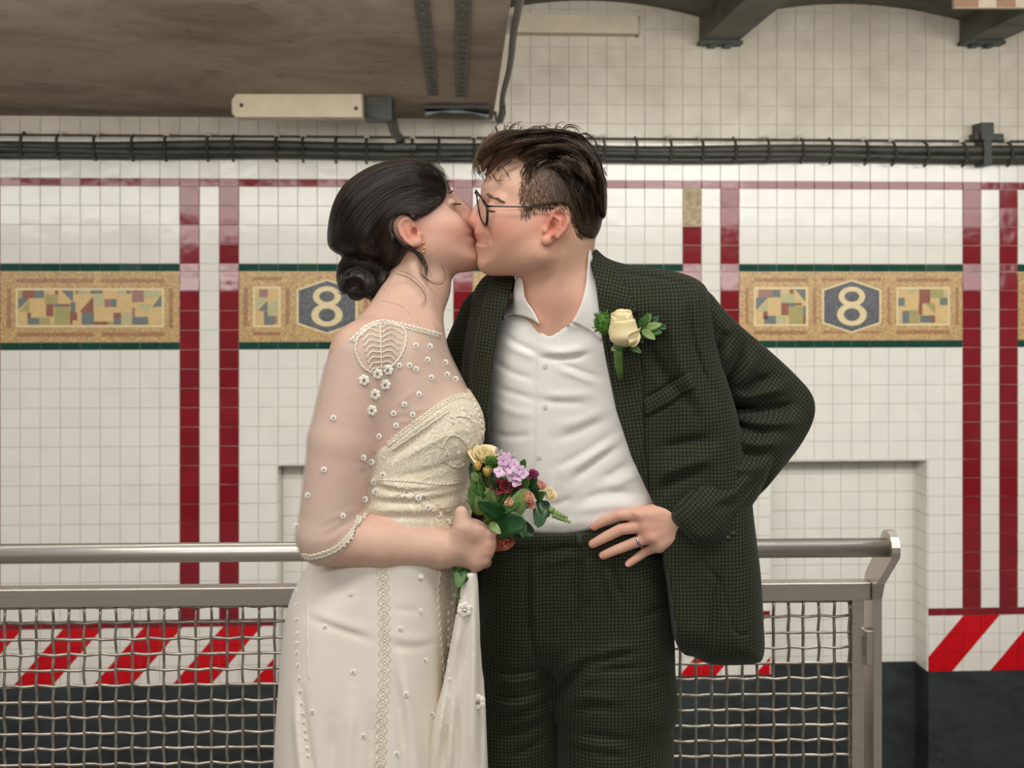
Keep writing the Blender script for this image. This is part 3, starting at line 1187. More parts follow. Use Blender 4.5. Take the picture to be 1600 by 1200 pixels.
def folds(lines, d=0.0, h=2.0, margin=40):
    """lines: (amp, width, [(x,y)...]) ; amp > 0 is a ridge"""
    allp = np.array([pp(x, y, d) for a, w_, L in lines for x, y in L])
    lo = np.array([allp[:, 0].min(), allp[:, 2].min()]) - margin
    hi = np.array([allp[:, 0].max(), allp[:, 2].max()]) + margin
    xs = np.arange(lo[0], hi[0], h); ys = np.arange(lo[1], hi[1], h)
    X, Y = np.meshgrid(xs, ys, indexing='ij')
    A = np.zeros_like(X)
    for a, w_, L in lines:
        P = np.array([(p[0], p[2]) for p in (pp(x, y, d) for x, y in L)])
        if len(P) > 2: P = cr(P, 4, False)
        m = 4 * w_
        i0 = np.searchsorted(xs, P[:, 0].min() - m); i1 = np.searchsorted(xs, P[:, 0].max() + m)
        j0 = np.searchsorted(ys, P[:, 1].min() - m); j1 = np.searchsorted(ys, P[:, 1].max() + m)
        if i1 <= i0 or j1 <= j0: continue
        x, y = X[i0:i1, j0:j1], Y[i0:i1, j0:j1]
        D, _ = seg_dist(x, y, P, False)
        # taper to the ends
        e0 = np.hypot(x - P[0, 0], y - P[0, 1]); e1 = np.hypot(x - P[-1, 0], y - P[-1, 1])
        L_ = np.hypot(*(P[-1] - P[0])) + 1e-6
        tp = np.clip(np.minimum(e0, e1) / (0.3 * L_) + 0.15, 0, 1)
        A[i0:i1, j0:j1] += a * tp * np.exp(-(D / w_) ** 2)
    return Img(lo[0], lo[1], h, A, 0.0)


def smin(a, b, k):
    h = np.clip(0.5 + 0.5 * (b - a) / k, 0, 1)
    return b + (a - b) * h - k * h * (1 - h)


def smax(a, b, k): return -smin(-a, -b, k)


def cap(P, a, b, ra, rb):
    a = np.array(a); b = np.array(b)
    ba = b - a; L = (ba * ba).sum() + 1e-9
    pa = P - a
    t = np.clip((pa @ ba) / L, 0, 1)
    q = pa - t[:, None] * ba
    return np.sqrt((q * q).sum(1)) - (ra + (rb - ra) * t)


def chain(P, pts, rs, k=0):
    f = None
    for i in range(len(pts) - 1):
        c = cap(P, pts[i], pts[i + 1], rs[i], rs[i + 1])
        f = c if f is None else (np.minimum(f, c) if k == 0 else smin(f, c, k))
    return f


def ell(P, c, r, rot=None):
    q = P - np.array(c)
    if rot is not None: q = q @ rot
    r = np.array(r, float)
    k0 = np.sqrt(((q / r) ** 2).sum(1)) + 1e-9
    k1 = np.sqrt(((q / (r * r)) ** 2).sum(1)) + 1e-9
    return k0 * (k0 - 1) / k1


def sil(P, img, dc, T, R, disp=None):
    """inflated outline: rounded over R inwards, half thickness T around depth dc"""
    s = img(P[:, 0], P[:, 2])
    if disp is not None: s = s
    q = np.maximum(1 + s / R, 0.0)
    y = (P[:, 1] - dc) / T
    g = np.sqrt(q * q + y * y) - 1
    return g * np.minimum(R, T)


def rot2(a):
    """rotation in the (x, y) picture plane by a degrees (for ell)"""
    c, s = math.cos(math.radians(a)), math.sin(math.radians(a))
    return np.array([[c, 0, -s], [0, 1, 0], [s, 0, c]])


def rotd(a):
    """rotation in the (x, d) plane"""
    c, s = math.cos(math.radians(a)), math.sin(math.radians(a))
    return np.array([[c, -s, 0], [s, c, 0], [0, 0, 1]])


def sdf_mesh(name, fn, lo, hi, h=2.5, B=8, safe=1.35):
    """naive surface nets of fn over a sparse grid"""
    lo = np.array(lo, float); hi = np.array(hi, float)
    nb = np.ceil((hi - lo) / (h * B)).astype(int)
    n = nb * B + 1
    cen = [lo[a] + (np.arange(nb[a]) + 0.5) * h * B for a in range(3)]
    C = np.stack(np.meshgrid(*cen, indexing='ij'), -1).reshape(-1, 3)
    fc = np.concatenate([fn(C[i:i + 300000]) for i in range(0, len(C), 300000)]).reshape(nb)
    act = np.abs(fc) < h * B * 0.5 * 1.7321 * safe + h
    V = np.repeat(np.repeat(np.repeat(np.sign(fc) * 1e3, B, 0), B, 1), B, 2).astype(np.float32)
    V = np.pad(V, ((0, 1), (0, 1), (0, 1)), mode='edge')
    m = np.repeat(np.repeat(np.repeat(act, B, 0), B, 1), B, 2)
    m = np.pad(m, ((0, 1), (0, 1), (0, 1)), mode='constant')
    for ax in range(3):
        s1 = [slice(None)] * 3; s0 = [slice(None)] * 3
        s1[ax] = slice(1, None); s0[ax] = slice(0, -1)
        mm = m.copy(); mm[tuple(s1)] |= m[tuple(s0)]; m = mm
    idx = np.argwhere(m)
    vals = np.empty(len(idx), np.float32)
    for i in range(0, len(idx), 300000):
        vals[i:i + 300000] = fn(lo + idx[i:i + 300000] * h)
    V[idx[:, 0], idx[:, 1], idx[:, 2]] = vals
    # keep closed at the box faces
    for ax in range(3):
        s = [slice(None)] * 3
        for e in (0, -1):
            s[ax] = e
            V[tuple(s)] = np.maximum(V[tuple(s)], 0.5)
    neg = V < 0
    cnt = np.zeros(tuple(np.array(V.shape) - 1), np.int8)
    for i in (0, 1):
        for j in (0, 1):
            for k in (0, 1):
                cnt += neg[i:V.shape[0] - 1 + i, j:V.shape[1] - 1 + j, k:V.shape[2] - 1 + k]
    cells = np.argwhere((cnt > 0) & (cnt < 8))
    ci = np.full(cnt.shape, -1, np.int32)
    ci[cells[:, 0], cells[:, 1], cells[:, 2]] = np.arange(len(cells))
    acc = np.zeros((len(cells), 3)); num = np.zeros(len(cells))
    corners = [(i, j, k) for i in (0, 1) for j in (0, 1) for k in (0, 1)]
    cv = {c: V[cells[:, 0] + c[0], cells[:, 1] + c[1], cells[:, 2] + c[2]].astype(np.float64) for c in corners}
    for c in corners:
        for ax in range(3):
            if c[ax] == 0:
                e = list(c); e[ax] = 1; e = tuple(e)
                a, b = cv[c], cv[e]
                x = (a < 0) != (b < 0)
                t = np.where(x, a / np.where(x, a - b, 1), 0)
                t = np.clip(t, 0, 1)
                p = np.tile(np.array(c, float), (len(cells), 1)); p[:, ax] += t
                acc[x] += p[x]; num[x] += 1
    P = lo + (cells + acc / num[:, None]) * h
    quads = []
    for ax in range(3):
        b_, c_ = [(1, 2), (2, 0), (0, 1)][ax]
        s0 = [slice(None)] * 3; s1 = [slice(None)] * 3
        s0[ax] = slice(0, -1); s1[ax] = slice(1, None)
        A0, A1 = neg[tuple(s0)], neg[tuple(s1)]
        ed = np.argwhere(A0 != A1)
        ok = (ed[:, b_] > 0) & (ed[:, c_] > 0) & (ed[:, b_] < V.shape[b_] - 1) & (ed[:, c_] < V.shape[c_] - 1)
        ed = ed[ok]
        def cell(db, dc):
            q = ed.copy(); q[:, b_] -= db; q[:, c_] -= dc
            return ci[q[:, 0], q[:, 1], q[:, 2]]
        q = np.stack([cell(1, 1), cell(0, 1), cell(0, 0), cell(1, 0)], 1)
        fl_ = A0[ed[:, 0], ed[:, 1], ed[:, 2]]
        q[~fl_] = q[~fl_][:, ::-1]
        quads.append(q)
    Q = np.concatenate(quads)
    # modelling space -> world: x, d keep, y flips, which mirrors: (x, d, -y)
    Q = Q[:, ::-1]
    return P, Q


def np_mesh(name, P, Q, world=True):
    Wv = W3(P) if world else P
    me = bpy.data.meshes.new(name)
    me.vertices.add(len(Wv)); me.vertices.foreach_set('co', Wv.astype(np.float32).ravel())
    k = Q.shape[1]
    me.loops.add(Q.size); me.loops.foreach_set('vertex_index', Q.astype(np.int32).ravel())
    me.polygons.add(len(Q))
    me.polygons.foreach_set('loop_start', (np.arange(len(Q)) * k).astype(np.int32))
    me.polygons.foreach_set('use_smooth', np.ones(len(Q), bool))
    me.update(calc_edges=True)
    me.validate()
    return me


def vsmooth(P, Q, it=2, lam=0.5):
    """laplacian smoothing to take the grid steps out"""
    E = np.concatenate([Q[:, [0, 1]], Q[:, [1, 2]], Q[:, [2, 3]], Q[:, [3, 0]]])
    for _ in range(it):
        acc = np.zeros_like(P); num = np.zeros(len(P))
        for a in range(3):
            acc[:, a] = np.bincount(E[:, 0], P[E[:, 1], a], len(P)) + np.bincount(E[:, 1], P[E[:, 0], a], len(P))
        num = np.bincount(E[:, 0], minlength=len(P)) + np.bincount(E[:, 1], minlength=len(P))
        P = P + lam * (acc / num[:, None] - P)
    return P


def grow(name, fn, lo, hi, h, m, parent=None, col=None, uv=None, smooth=1):
    P, Q = sdf_mesh(name, fn, lo, hi, h)
    if smooth: P = vsmooth(P, Q, smooth)
    me = np_mesh(name, P, Q)
    if col is not None:
        c = col(P)
        a = me.color_attributes.new('tint', 'FLOAT_COLOR', 'POINT')
        a.data.foreach_set('color', np.concatenate([c, np.ones((len(c), 1))], 1).astype(np.float32).ravel())
    if uv is not None:
        u = uv(P)
        a = me.attributes.new('cloth', 'FLOAT_VECTOR', 'POINT')
        a.data.foreach_set('vector', np.concatenate([u, np.zeros((len(u), 1))], 1).astype(np.float32).ravel())
    o = link(name, me, m, parent)
    return o


def front(fn, pts, dmin=-330, dmax=200, step=2.0, off=0.0):
    """first surface hit seen from the camera at pixel (x, y): modelling points"""
    pts = np.asarray(pts, float)
    ds = np.arange(dmin, dmax, step)
    n = len(pts)
    k = 1 + ds / F
    X = 800 + (pts[:, 0][:, None] - 800) * k; Y = HY + (pts[:, 1][:, None] - HY) * k
    Dd = np.broadcast_to(ds, X.shape)
    A = np.stack([X, Dd, Y], -1).reshape(-1, 3)
    v = np.concatenate([fn(A[i:i + 300000]) for i in range(0, len(A), 300000)]).reshape(n, -1)
    hit = v < 0
    ok = hit.any(1)
    j = hit.argmax(1)
    j = np.clip(j, 1, len(ds) - 1)
    r = np.arange(n)
    a, b = v[r, j - 1], v[r, j]
    t = np.clip(a / (a - b + 1e-9), 0, 1)
    d = ds[j - 1] + t * step - off
    kk = 1 + d / F
    out = np.stack([800 + (pts[:, 0] - 800) * kk, d, HY + (pts[:, 1] - HY) * kk], -1)
    return out, ok
# ================================================================== cloth, skin and hair materials
def skin_mat(name, rough=0.48):
    t = NT(name)
    a = t.n('ShaderNodeVertexColor'); a.layer_name = 'tint'
    p = t.pos()
    c = t.mix(t.ramp(t.noise(70, 4, 0.6, vec=p), [(0.35, (0, 0, 0, 1)), (0.75, (0.22, 0.22, 0.22, 1))]), a.outputs['Color'], srgb(196, 132, 114), 'MIX')
    c = t.mix(t.ramp(t.noise(420, 2, 0.6, vec=p), [(0.60, (0, 0, 0, 1)), (0.8, (0.16, 0.16, 0.16, 1))]), c, srgb(160, 100, 82), 'MIX')
    t.color(c)
    t.set(Roughness=rough, Specular_IOR_Level=0.35)
    t.b.inputs['Subsurface Weight'].default_value = 0.12
    t.b.inputs['Subsurface Radius'].default_value = (0.008, 0.003, 0.0015)
    t.b.inputs['Subsurface Scale'].default_value = 0.6
    t.bump(t.noise(900, 3, vec=p), 0.05, 0.0008)
    return t.m


M['skin'] = skin_mat('skin')


def hair_mat(name, rough=0.32, spec=0.5):
    t = NT(name)
    a = t.n('ShaderNodeVertexColor'); a.layer_name = 'tint'
    t.color(a.outputs['Color'])
    t.set(Roughness=rough, Specular_IOR_Level=spec)
    return t.m


M['hair'] = hair_mat('dark_hair', 0.36, 0.45)
M['strand'] = hair_mat('hair_strands', 0.30, 0.55)

# houndstooth suiting: two crossing yarn counts in olive green over black
t = NT('green_check_suiting')
at_ = t.n('ShaderNodeAttribute'); at_.attribute_name = 'cloth'
wob = t.n('ShaderNodeTexNoise'); wob.inputs['Scale'].default_value = 0.03
t.l(at_.outputs['Vector'], wob.inputs['Vector'])
wsc = t.n('ShaderNodeVectorMath', operation='MULTIPLY'); t.l(wob.outputs['Color'], wsc.inputs[0]); wsc.inputs[1].default_value = (4, 4, 0)
wadd = t.n('ShaderNodeVectorMath', operation='ADD'); t.l(at_.outputs['Vector'], wadd.inputs[0]); t.l(wsc.outputs[0], wadd.inputs[1])
sep = t.n('ShaderNodeSeparateXYZ'); t.l(wadd.outputs[0], sep.inputs[0])
PCH = 5.3
fx = t.math('PINGPONG', t.math('DIVIDE', sep.outputs[0], PCH), 0.5)
fy = t.math('PINGPONG', t.math('DIVIDE', sep.outputs[1], PCH), 0.5)
bx_ = t.math('SMOOTH_MIN', t.math('MULTIPLY', fx, 2.0), 1.0, 0.05)
by_ = t.math('SMOOTH_MIN', t.math('MULTIPLY', fy, 2.0), 1.0, 0.05)
chk = t.math('MULTIPLY', t.math('GREATER_THAN', fx, 0.14), t.math('GREATER_THAN', fy, 0.14))
tw = t.math('PINGPONG', t.math('DIVIDE', t.math('ADD', sep.outputs[0], sep.outputs[1]), 1.6), 0.5)
p = t.pos()
var = t.noise(9, 3, vec=p)
green = t.ramp(tw, [(0.0, srgb(42, 46, 31)), (0.5, srgb(68, 73, 49))])
col = t.mix(chk, srgb(15, 16, 13), green)
col = t.mix(t.ramp(var, [(0.3, (0, 0, 0, 1)), (0.8, (0.25, 0.25, 0.25, 1))]), col, srgb(20, 22, 16))
t.color(col)
t.set(Roughness=0.8, Specular_IOR_Level=0.25)
t.b.inputs['Sheen Weight'].default_value = 0.08
t.bump(t.math('MULTIPLY', bx_, by_), 0.25, 0.0006)
M['suit'] = t.m


def weave(name, c, rough=0.75, var=0.03, bscale=500, bst=0.12, sheen=0.1, big=0.0, bigscale=18):
    t = NT(name)
    p = t.pos()
    t.color(t.ramp(t.noise(12, 3, vec=p), [(0.3, mul(c, 1 - var)), (0.7, mul(c, 1 + var))]))
    t.set(Roughness=rough, Specular_IOR_Level=0.3)
    t.b.inputs['Sheen Weight'].default_value = sheen
    h = t.noise(bscale, 2, vec=p)
    if big:
        h = t.math('ADD', t.math('MULTIPLY', h, 0.25), t.math('MULTIPLY', t.noise(bigscale, 4, vec=p), big))
    t.bump(h, bst, 0.002)
    return t.m


M['shirt'] = weave('white_shirt_cotton', srgb(232, 230, 226), 0.7)
M['dress'] = weave('ivory_silk_crepe', srgb(230, 223, 210), 0.62, 0.02, 700, 0.10)
M['lace'] = weave('ivory_lace', srgb(230, 221, 202), 0.8, 0.06, 320, 0.5)
t = NT('ivory_corded_lace')
p = t.pos()
vo = t.n('ShaderNodeTexVoronoi', feature='SMOOTH_F1'); vo.inputs['Scale'].default_value = 95
t.l(t.mix(0.12, p, t.n('ShaderNodeTexNoise').outputs['Color']), vo.inputs['Vector'])
wv = t.math('SINE', t.math('MULTIPLY', vo.outputs['Distance'], 26.0))
t.color(t.ramp(wv, [(0.2, srgb(222, 210, 186)), (0.8, srgb(236, 228, 210))]))
t.set(Roughness=0.75, Specular_IOR_Level=0.3)
t.bump(t.math('ADD', t.math('MULTIPLY', wv, 0.4), t.noise(420, 3, vec=p)), 0.35, 0.0016)
M['corded'] = t.m
M['pearl'] = plain('pearl_white', srgb(240, 236, 224), 0.3, var=0.04)
M['crystal'] = plain('silver_crystal', srgb(170, 166, 158), 0.12, 0.8, var=0.2, scale=300)
# sheer net: part of the light passes straight through
t = NT('sheer_ivory_net')
p = t.pos()
t.color(srgb(232, 220, 206)); t.set(Roughness=0.8)
tr = t.n('ShaderNodeBsdfTransparent')
mx = t.n('ShaderNodeMixShader')
fac = t.math('ADD', t.math('MULTIPLY', t.noise(30, 3, vec=p), 0.18), 0.29)
t.l(fac, mx.inputs[0]); t.l(tr.outputs[0], mx.inputs[1]); t.l(t.b.outputs[0], mx.inputs[2])
t.l(mx.outputs[0], t.out.inputs['Surface'])
M['sheer'] = t.m
M['gold_metal'] = plain('gold', srgb(224, 170, 90), 0.2, 1.0, var=0.05)
M['silver'] = plain('silver', srgb(190, 186, 182), 0.2, 1.0, var=0.05)
M['black_plastic'] = plain('black_acetate', srgb(26, 26, 26), 0.25, var=0.05)
t = NT('clear_lens')
t.color((1, 1, 1, 1)); t.set(Roughness=0.05)
tr = t.n('ShaderNodeBsdfTransparent'); gy = t.n('ShaderNodeBsdfGlossy'); gy.inputs['Roughness'].default_value = 0.03
mx = t.n('ShaderNodeMixShader'); mx.inputs[0].default_value = 0.06
t.l(tr.outputs[0], mx.inputs[1]); t.l(gy.outputs[0], mx.inputs[2]); t.l(mx.outputs[0], t.out.inputs['Surface'])
M['lens'] = t.m
M['lash'] = plain('black_lash', srgb(24, 18, 16), 0.6, var=0.02)


def strands(name, lines, m, parent, r0, r1, colors, closed=False):
    """thin three-sided tapered tubes; lines are arrays of modelling points with equal count"""
    L = np.array([W3(l) for l in lines])          # n, k, 3
    n, k, _ = L.shape
    T = np.gradient(L, axis=1); T /= np.linalg.norm(T, axis=2, keepdims=True) + 1e-12
    up = np.zeros_like(T); up[..., 1] = 1.0
    A = np.cross(T, up); A /= np.linalg.norm(A, axis=2, keepdims=True) + 1e-12
    Bn = np.cross(T, A)
    ts = np.linspace(0, 1, k)
    rad = (np.array(r0).reshape(-1, 1) * (1 - ts) + np.array(r1).reshape(-1, 1) * ts) / S
    rad = np.broadcast_to(rad, (n, k)) * np.minimum(1, 0.35 + 4 * np.minimum(ts, 1 - ts) * 2)
    rings = []
    for a in (math.pi / 2, math.pi * 7 / 6, math.pi * 11 / 6):
        rings.append(L + (A * math.cos(a) + Bn * math.sin(a)) * rad[..., None])
    V = np.stack(rings, 2).reshape(-1, 3)          # n,k,3 -> idx = (i*k + j)*3 + s
    i = np.arange(n)[:, None, None]; j = np.arange(k - 1)[None, :, None]; s = np.arange(3)[None, None, :]
    a = (i * k + j) * 3 + s; b = (i * k + j) * 3 + (s + 1) % 3
    Q = np.stack([a, a + 3, b + 3, b], -1).reshape(-1, 4)
    me = np_mesh(name, V, Q, world=False)
    at2 = me.color_attributes.new('tint', 'FLOAT_COLOR', 'POINT')
    C = np.repeat(np.concatenate([colors, np.ones((n, 1))], 1), k * 3, 0)
    at2.data.foreach_set('color', C.astype(np.float32).ravel())
    return link(name, me, m, parent)


def lerp_guides(G, n, k=10, jit=2.0, rng=RNG):
    """strand centre lines between neighbouring guides (pixel polylines)"""
    GG = []
    for g in G:
        c = cr(g, 8, False)
        s = np.concatenate([[0], np.cumsum(np.hypot(*np.diff(c, axis=0).T))]); s /= s[-1]
        q = np.linspace(0, 1, k)
        GG.append(np.stack([np.interp(q, s, c[:, 0]), np.interp(q, s, c[:, 1])], 1))
    GG = np.array(GG)
    out = []
    for _ in range(n):
        a = rng.uniform(0, len(G) - 1); i = min(int(a), len(G) - 2); f_ = a - i
        l = GG[i] * (1 - f_) + GG[i + 1] * f_
        ph, am = rng.uniform(0, 6.28), rng.normal(0, jit)
        tt = np.linspace(0, 1, k)
        l = l + np.stack([np.sin(tt * 3 + ph) * am, np.cos(tt * 3.3 + ph) * am], 1) + rng.normal(0, jit * 0.5, 2)
        # sub-range
        s0 = rng.uniform(0, 0.5); s1 = s0 + rng.uniform(0.3, 0.6)
        q = np.linspace(s0, min(s1, 1), k)
        l = np.stack([np.interp(q, tt, l[:, 0]), np.interp(q, tt, l[:, 1])], 1)
        out.append(l)
    return np.array(out)


def lay(fn, lines, off=1.0, dmin=-330, lift=None, dmax=40):
    """put pixel polylines on the surface of fn; drops those that miss"""
    n, k, _ = lines.shape
    P, ok = front(fn, lines.reshape(-1, 2), dmin=dmin, off=off, dmax=dmax)
    P = P.reshape(n, k, 3); ok = ok.reshape(n, k).all(1)
    P[:, :, 1] = 0.25 * np.roll(P[:, :, 1], 1, 1) + 0.5 * P[:, :, 1] + 0.25 * np.roll(P[:, :, 1], -1, 1) if False else P[:, :, 1]
    return P[ok]
# ================================================================== the woman
HDW = -25
W_HEAD = poly2([(698, 283), (703, 295), (706, 304), (712, 317), (721, 334), (731, 349), (740, 357), (744.5, 362), (742, 368), (745.5, 374), (746.5, 380), (743.5, 387),
                (748, 395), (751, 403), (748, 411), (737, 418), (720, 424), (700, 430), (670, 432), (630, 424), (590, 405), (555, 378), (543, 335),
                (556, 296), (590, 268), (640, 258), (678, 265)], HDW, 5, 1.5, 40, 5)
W_EAR = poly2([(622, 354), (627, 345), (637, 340), (646, 343), (650, 352), (654, 361), (659, 370), (660, 378), (656, 384), (648, 385), (637, 379), (627, 368)], -88, 5, 1.0, 30)
W_CON = poly2([(640, 352), (645, 350), (648, 358), (652, 367), (650, 374), (644, 372), (639, 362)], -88, 4, 1.0, 20)
W_TORSO = poly2([(600, 497), (650, 493), (683, 513), (704, 560), (724, 600), (742, 638), (750, 672), (745, 705), (732, 745), (726, 800), (708, 860), (680, 920),
                 (600, 940), (520, 920), (520, 850), (546, 780), (548, 700), (540, 620), (545, 555), (570, 515)], -70, 5, 3, 60, 10)
W_HAND = poly2([(676, 834), (700, 832), (717, 832), (722, 820), (740, 814), (755, 818), (768, 828), (776, 842), (775, 858), (765, 876), (753, 890), (740, 893), (727, 887), (705, 884), (676, 883)], -168, 5, 1.5, 40)


W_RIM = [(648, 356), (645, 345), (637, 341), (629, 345), (624, 354), (627, 366), (635, 376), (646, 383)]


def w_head(P):
    f = sil(P, W_HEAD, HDW, 66, 84)
    # jaw and cheekbone
    j = cap(P, pp(736, 404, HDW), pp(660, 392, HDW - 46), 13, 15)
    f = smin(f, j, 22)
    f = smin(f, ell(P, pp(700, 352, HDW - 40), (22, 14, 16)), 22)
    # eye socket
    f = smax(f, -ell(P, pp(716, 313, HDW - 34), (13, 16, 9)), 10)
    f = smin(f, ell(P, pp(704, 318, HDW - 30), (9, 13, 9)), 4)
    # nose
    n = chain(P, [pp(705, 303, HDW), pp(720, 318, HDW), pp(733, 333, HDW)], [5.5, 6.5, 9])
    for s in (-1, 1):
        n = smin(n, ell(P, pp(729, 342, HDW + s * 9), (8, 6, 7)), 5)
    f = smin(f, n, 7)
    f = smax(f, -ell(P, pp(737, 349, HDW - 5), (5, 3, 3)), 2)
    e = sil(P, W_EAR, -90 + (640 - P[:, 0]) * 0.22, 5, 6)
    e = smin(e, chain(P, [pp(x, y, -96 + (640 - x) * 0.22) for x, y in W_RIM], [2.4, 3.0, 3.4, 3.4, 3.3, 3.2, 3.4, 3.6]), 2)
    e = smin(e, chain(P, [pp(641, 349, -95), pp(636, 357, -95), pp(638, 367, -96), pp(646, 376, -97)], [2.0, 2.6, 2.8, 2.2]), 2)
    e = smin(e, ell(P, pp(652, 379, -97), (7, 5, 6)), 3)
    e = smin(e, ell(P, pp(656, 367, -94), (4, 5, 5)), 2.5)
    f = smin(f, e, 3)
    f = smax(f, -ell(P, pp(647, 364, -98), (4.5, 9, 7.5)), 2.5)
    return f


_mp, _ = front(w_head, np.array([(741, 369.5), (737, 369), (732, 368)], float))
_wh0 = w_head


def w_head(P):
    return smax(_wh0(P), -chain(P, [tuple(_mp[0]), tuple(_mp[1]), tuple(_mp[2])], [1.5, 1.4, 0.7]), 2)


def w_neck(P):
    f = chain(P, [pp(662, 395, -28), pp(655, 448, -34), pp(634, 515, -58)], [47, 46, 50], 10)
    f = smin(f, cap(P, pp(622, 480, -62), pp(572, 548, -140), 34, 40), 30)
    f = smin(f, cap(P, pp(648, 420, -78), pp(672, 512, -82), 8, 10), 14)
    return f


def w_torso(P):
    f = sil(P, W_TORSO, -70, 112, 80)
    f = smin(f, ell(P, pp(704, 664, -122), (42, 44, 46)), 26)
    f = smin(f, ell(P, pp(704, 664, -20), (42, 44, 46)), 26)
    # collar bone
    f = smin(f, cap(P, pp(668, 520, -110), pp(590, 528, -150), 9, 11), 16)
    return f


def w_arm(P):
    f = chain(P, [pp(568, 558, -152), pp(535, 690, -168), pp(512, 832, -178)], [50, 47, 41], 6)
    g = chain(P, [pp(510, 838, -178), pp(600, 849, -176), pp(694, 857, -168)], [41, 34.5, 26], 6)
    f = smin(f, g, 8)
    # the hidden arm on her far side
    h = chain(P, [pp(596, 560, 30), pp(575, 690, 48), pp(560, 800, 52), pp(650, 838, 40), pp(705, 850, -40)], [46, 42, 38, 30, 24])
    return np.minimum(f, h)


def w_hand(P):
    f = sil(P, W_HAND, -170, 21, 22)
    f = smin(f, chain(P, [pp(716, 852, -180), pp(724, 824, -188), pp(721, 801, -186)], [18, 14.5, 9.5]), 12)
    f = smin(f, ell(P, pp(742, 828, -182), (16, 13, 13)), 12)
    for i, y in enumerate((834, 848, 862, 876)):
        x = 767 - i * 4
        f = smin(f, ell(P, pp(x - 2, y, -178), (10, 9, 8)), 5)
        f = smin(f, chain(P, [pp(x, y, -170), pp(x + 3, y + 2, -142), pp(x - 16, y + 3, -124), pp(x - 34, y + 3, -130)], [9.5, 9.5, 8.5, 7.5]), 2.5)
    # fingers of the far hand
    f = smin(f, ell(P, pp(722, 852, -62), (20, 16, 24)), 5)
    for i, y in enumerate((836, 848, 860, 871)):
        f = smin(f, chain(P, [pp(732, y, -64), pp(756, y + 1, -72), pp(752, y + 2, -100)], [8.5, 8, 7]), 2.5)
    f = smin(f, chain(P, [pp(718, 838, -70), pp(724, 820, -84)], [10, 8]), 3)
    return f


def w_body(P):
    f = smin(w_head(P), w_neck(P), 12)
    f = smin(f, w_torso(P), 30)
    f = smin(f, w_arm(P), 16)
    return smin(f, w_hand(P), 10)


def sm(a, b, x):
    t_ = np.clip((x - a) / (b - a), 0, 1)
    return t_ * t_ * (3 - 2 * t_)


def blob(P, c, r):
    q = (P - np.array(c)) / np.array(r)
    return np.exp(-(q * q).sum(1))


def lin(c): return np.array(c[:3])


def w_col(P):
    c = np.tile(lin(srgb(216, 180, 160)), (len(P), 1))
    def add(wt, colr, k=1.0):
        nonlocal c
        wt = np.clip(wt * k, 0, 1)[:, None]
        c = c * (1 - wt) + lin(colr) * wt
    add(blob(P, pp(700, 365, -80), (34, 60, 30)), srgb(218, 158, 140), 0.7)
    add(blob(P, pp(736, 335, HDW), (14, 30, 14)), srgb(222, 150, 132), 0.7)
    add(blob(P, pp(640, 362, -95), (22, 30, 26)), srgb(214, 132, 108), 0.75)
    add(blob(P, pp(741, 362, HDW), (7, 26, 5.5)), srgb(168, 74, 70), 1.2)
    add(blob(P, pp(742, 376, HDW), (7, 24, 6)), srgb(176, 84, 78), 1.1)
    add(blob(P, pp(735, 410, HDW), (30, 50, 16)), srgb(222, 158, 138), 0.6)
    add(blob(P, pp(760, 855, -170), (26, 40, 40)), srgb(216, 158, 134), 0.6)
    add(blob(P, pp(540, 690, -215), (60, 60, 70)), srgb(224, 176, 160), 0.6)
    # small flower tattoo
    q = np.array(pp(577, 727, -205))
    dx, dy = P[:, 0] - q[0], P[:, 2] - q[2]
    r = np.hypot(dx, dy); an = np.arctan2(dy, dx)
    pet = (np.abs(r - (10 + 5 * np.cos(5 * an))) < 2.0) | (r < 3)
    add((pet & (P[:, 1] < -120)).astype(float), srgb(120, 104, 104), 0.75)
    return c


woman = grow('person', w_body, (440, -245, 235), (800, 110, 985), 2.0, M['skin'], None, w_col)
tag(woman, 'person in an ivory beaded gown with dark hair in a low bun, kissing', 'person', 'kissing couple')

# ---- hair
W_HAIR = poly2([(513, 380), (514, 350), (522, 318), (537, 291), (556, 275), (580, 262), (605, 254), (640, 249), (664, 251), (682, 263), (694, 279), (700, 296), (699, 309), (693, 321),
                (678, 334), (660, 345), (652, 349), (640, 338), (626, 342), (619, 354), (623, 369), (634, 381), (641, 390), (630, 410), (618, 428), (606, 444), (595, 462), (584, 469),
                (572, 462), (560, 468), (551, 466), (548, 457), (535, 454), (529, 443), (526, 430), (529, 412), (533, 400), (521, 393)], -30, 4, 1.5, 60)
W_HSIL = poly2([(513, 380), (514, 350), (522, 318), (537, 291), (556, 275), (580, 262), (605, 254), (640, 249), (664, 251), (680, 264), (690, 282), (680, 310), (640, 330), (610, 360),
                (600, 400), (575, 412), (540, 402), (521, 393)], -30, 5, 2, 60, 8)
WF_H = folds([(2.2, 4, [(690, 290), (650, 300), (600, 330), (560, 390)]), (-2.2, 4, [(695, 305), (650, 318), (605, 350), (575, 400)]),
              (1.8, 4, [(680, 272), (630, 275), (570, 310), (535, 370)]), (-1.8, 3.5, [(685, 280), (630, 288), (575, 325), (545, 385)]),
              (-2.0, 3.5, [(670, 258), (610, 266), (550, 300), (522, 360)]), (1.6, 4, [(672, 330), (640, 325), (612, 350), (595, 400)])], -90)
WF_B = folds([(4, 5, [(540, 415), (560, 405), (585, 415), (595, 435)]), (-4, 4, [(535, 428), (555, 418), (578, 426), (586, 445)]),
              (4, 5, [(535, 440), (555, 432), (570, 440), (572, 458)]), (-4, 3.5, [(545, 452), (560, 445), (565, 458)]),
              (3, 4, [(600, 405), (606, 425), (596, 450)]), (-4, 4, [(600, 398), (575, 402), (545, 404)])], -60)


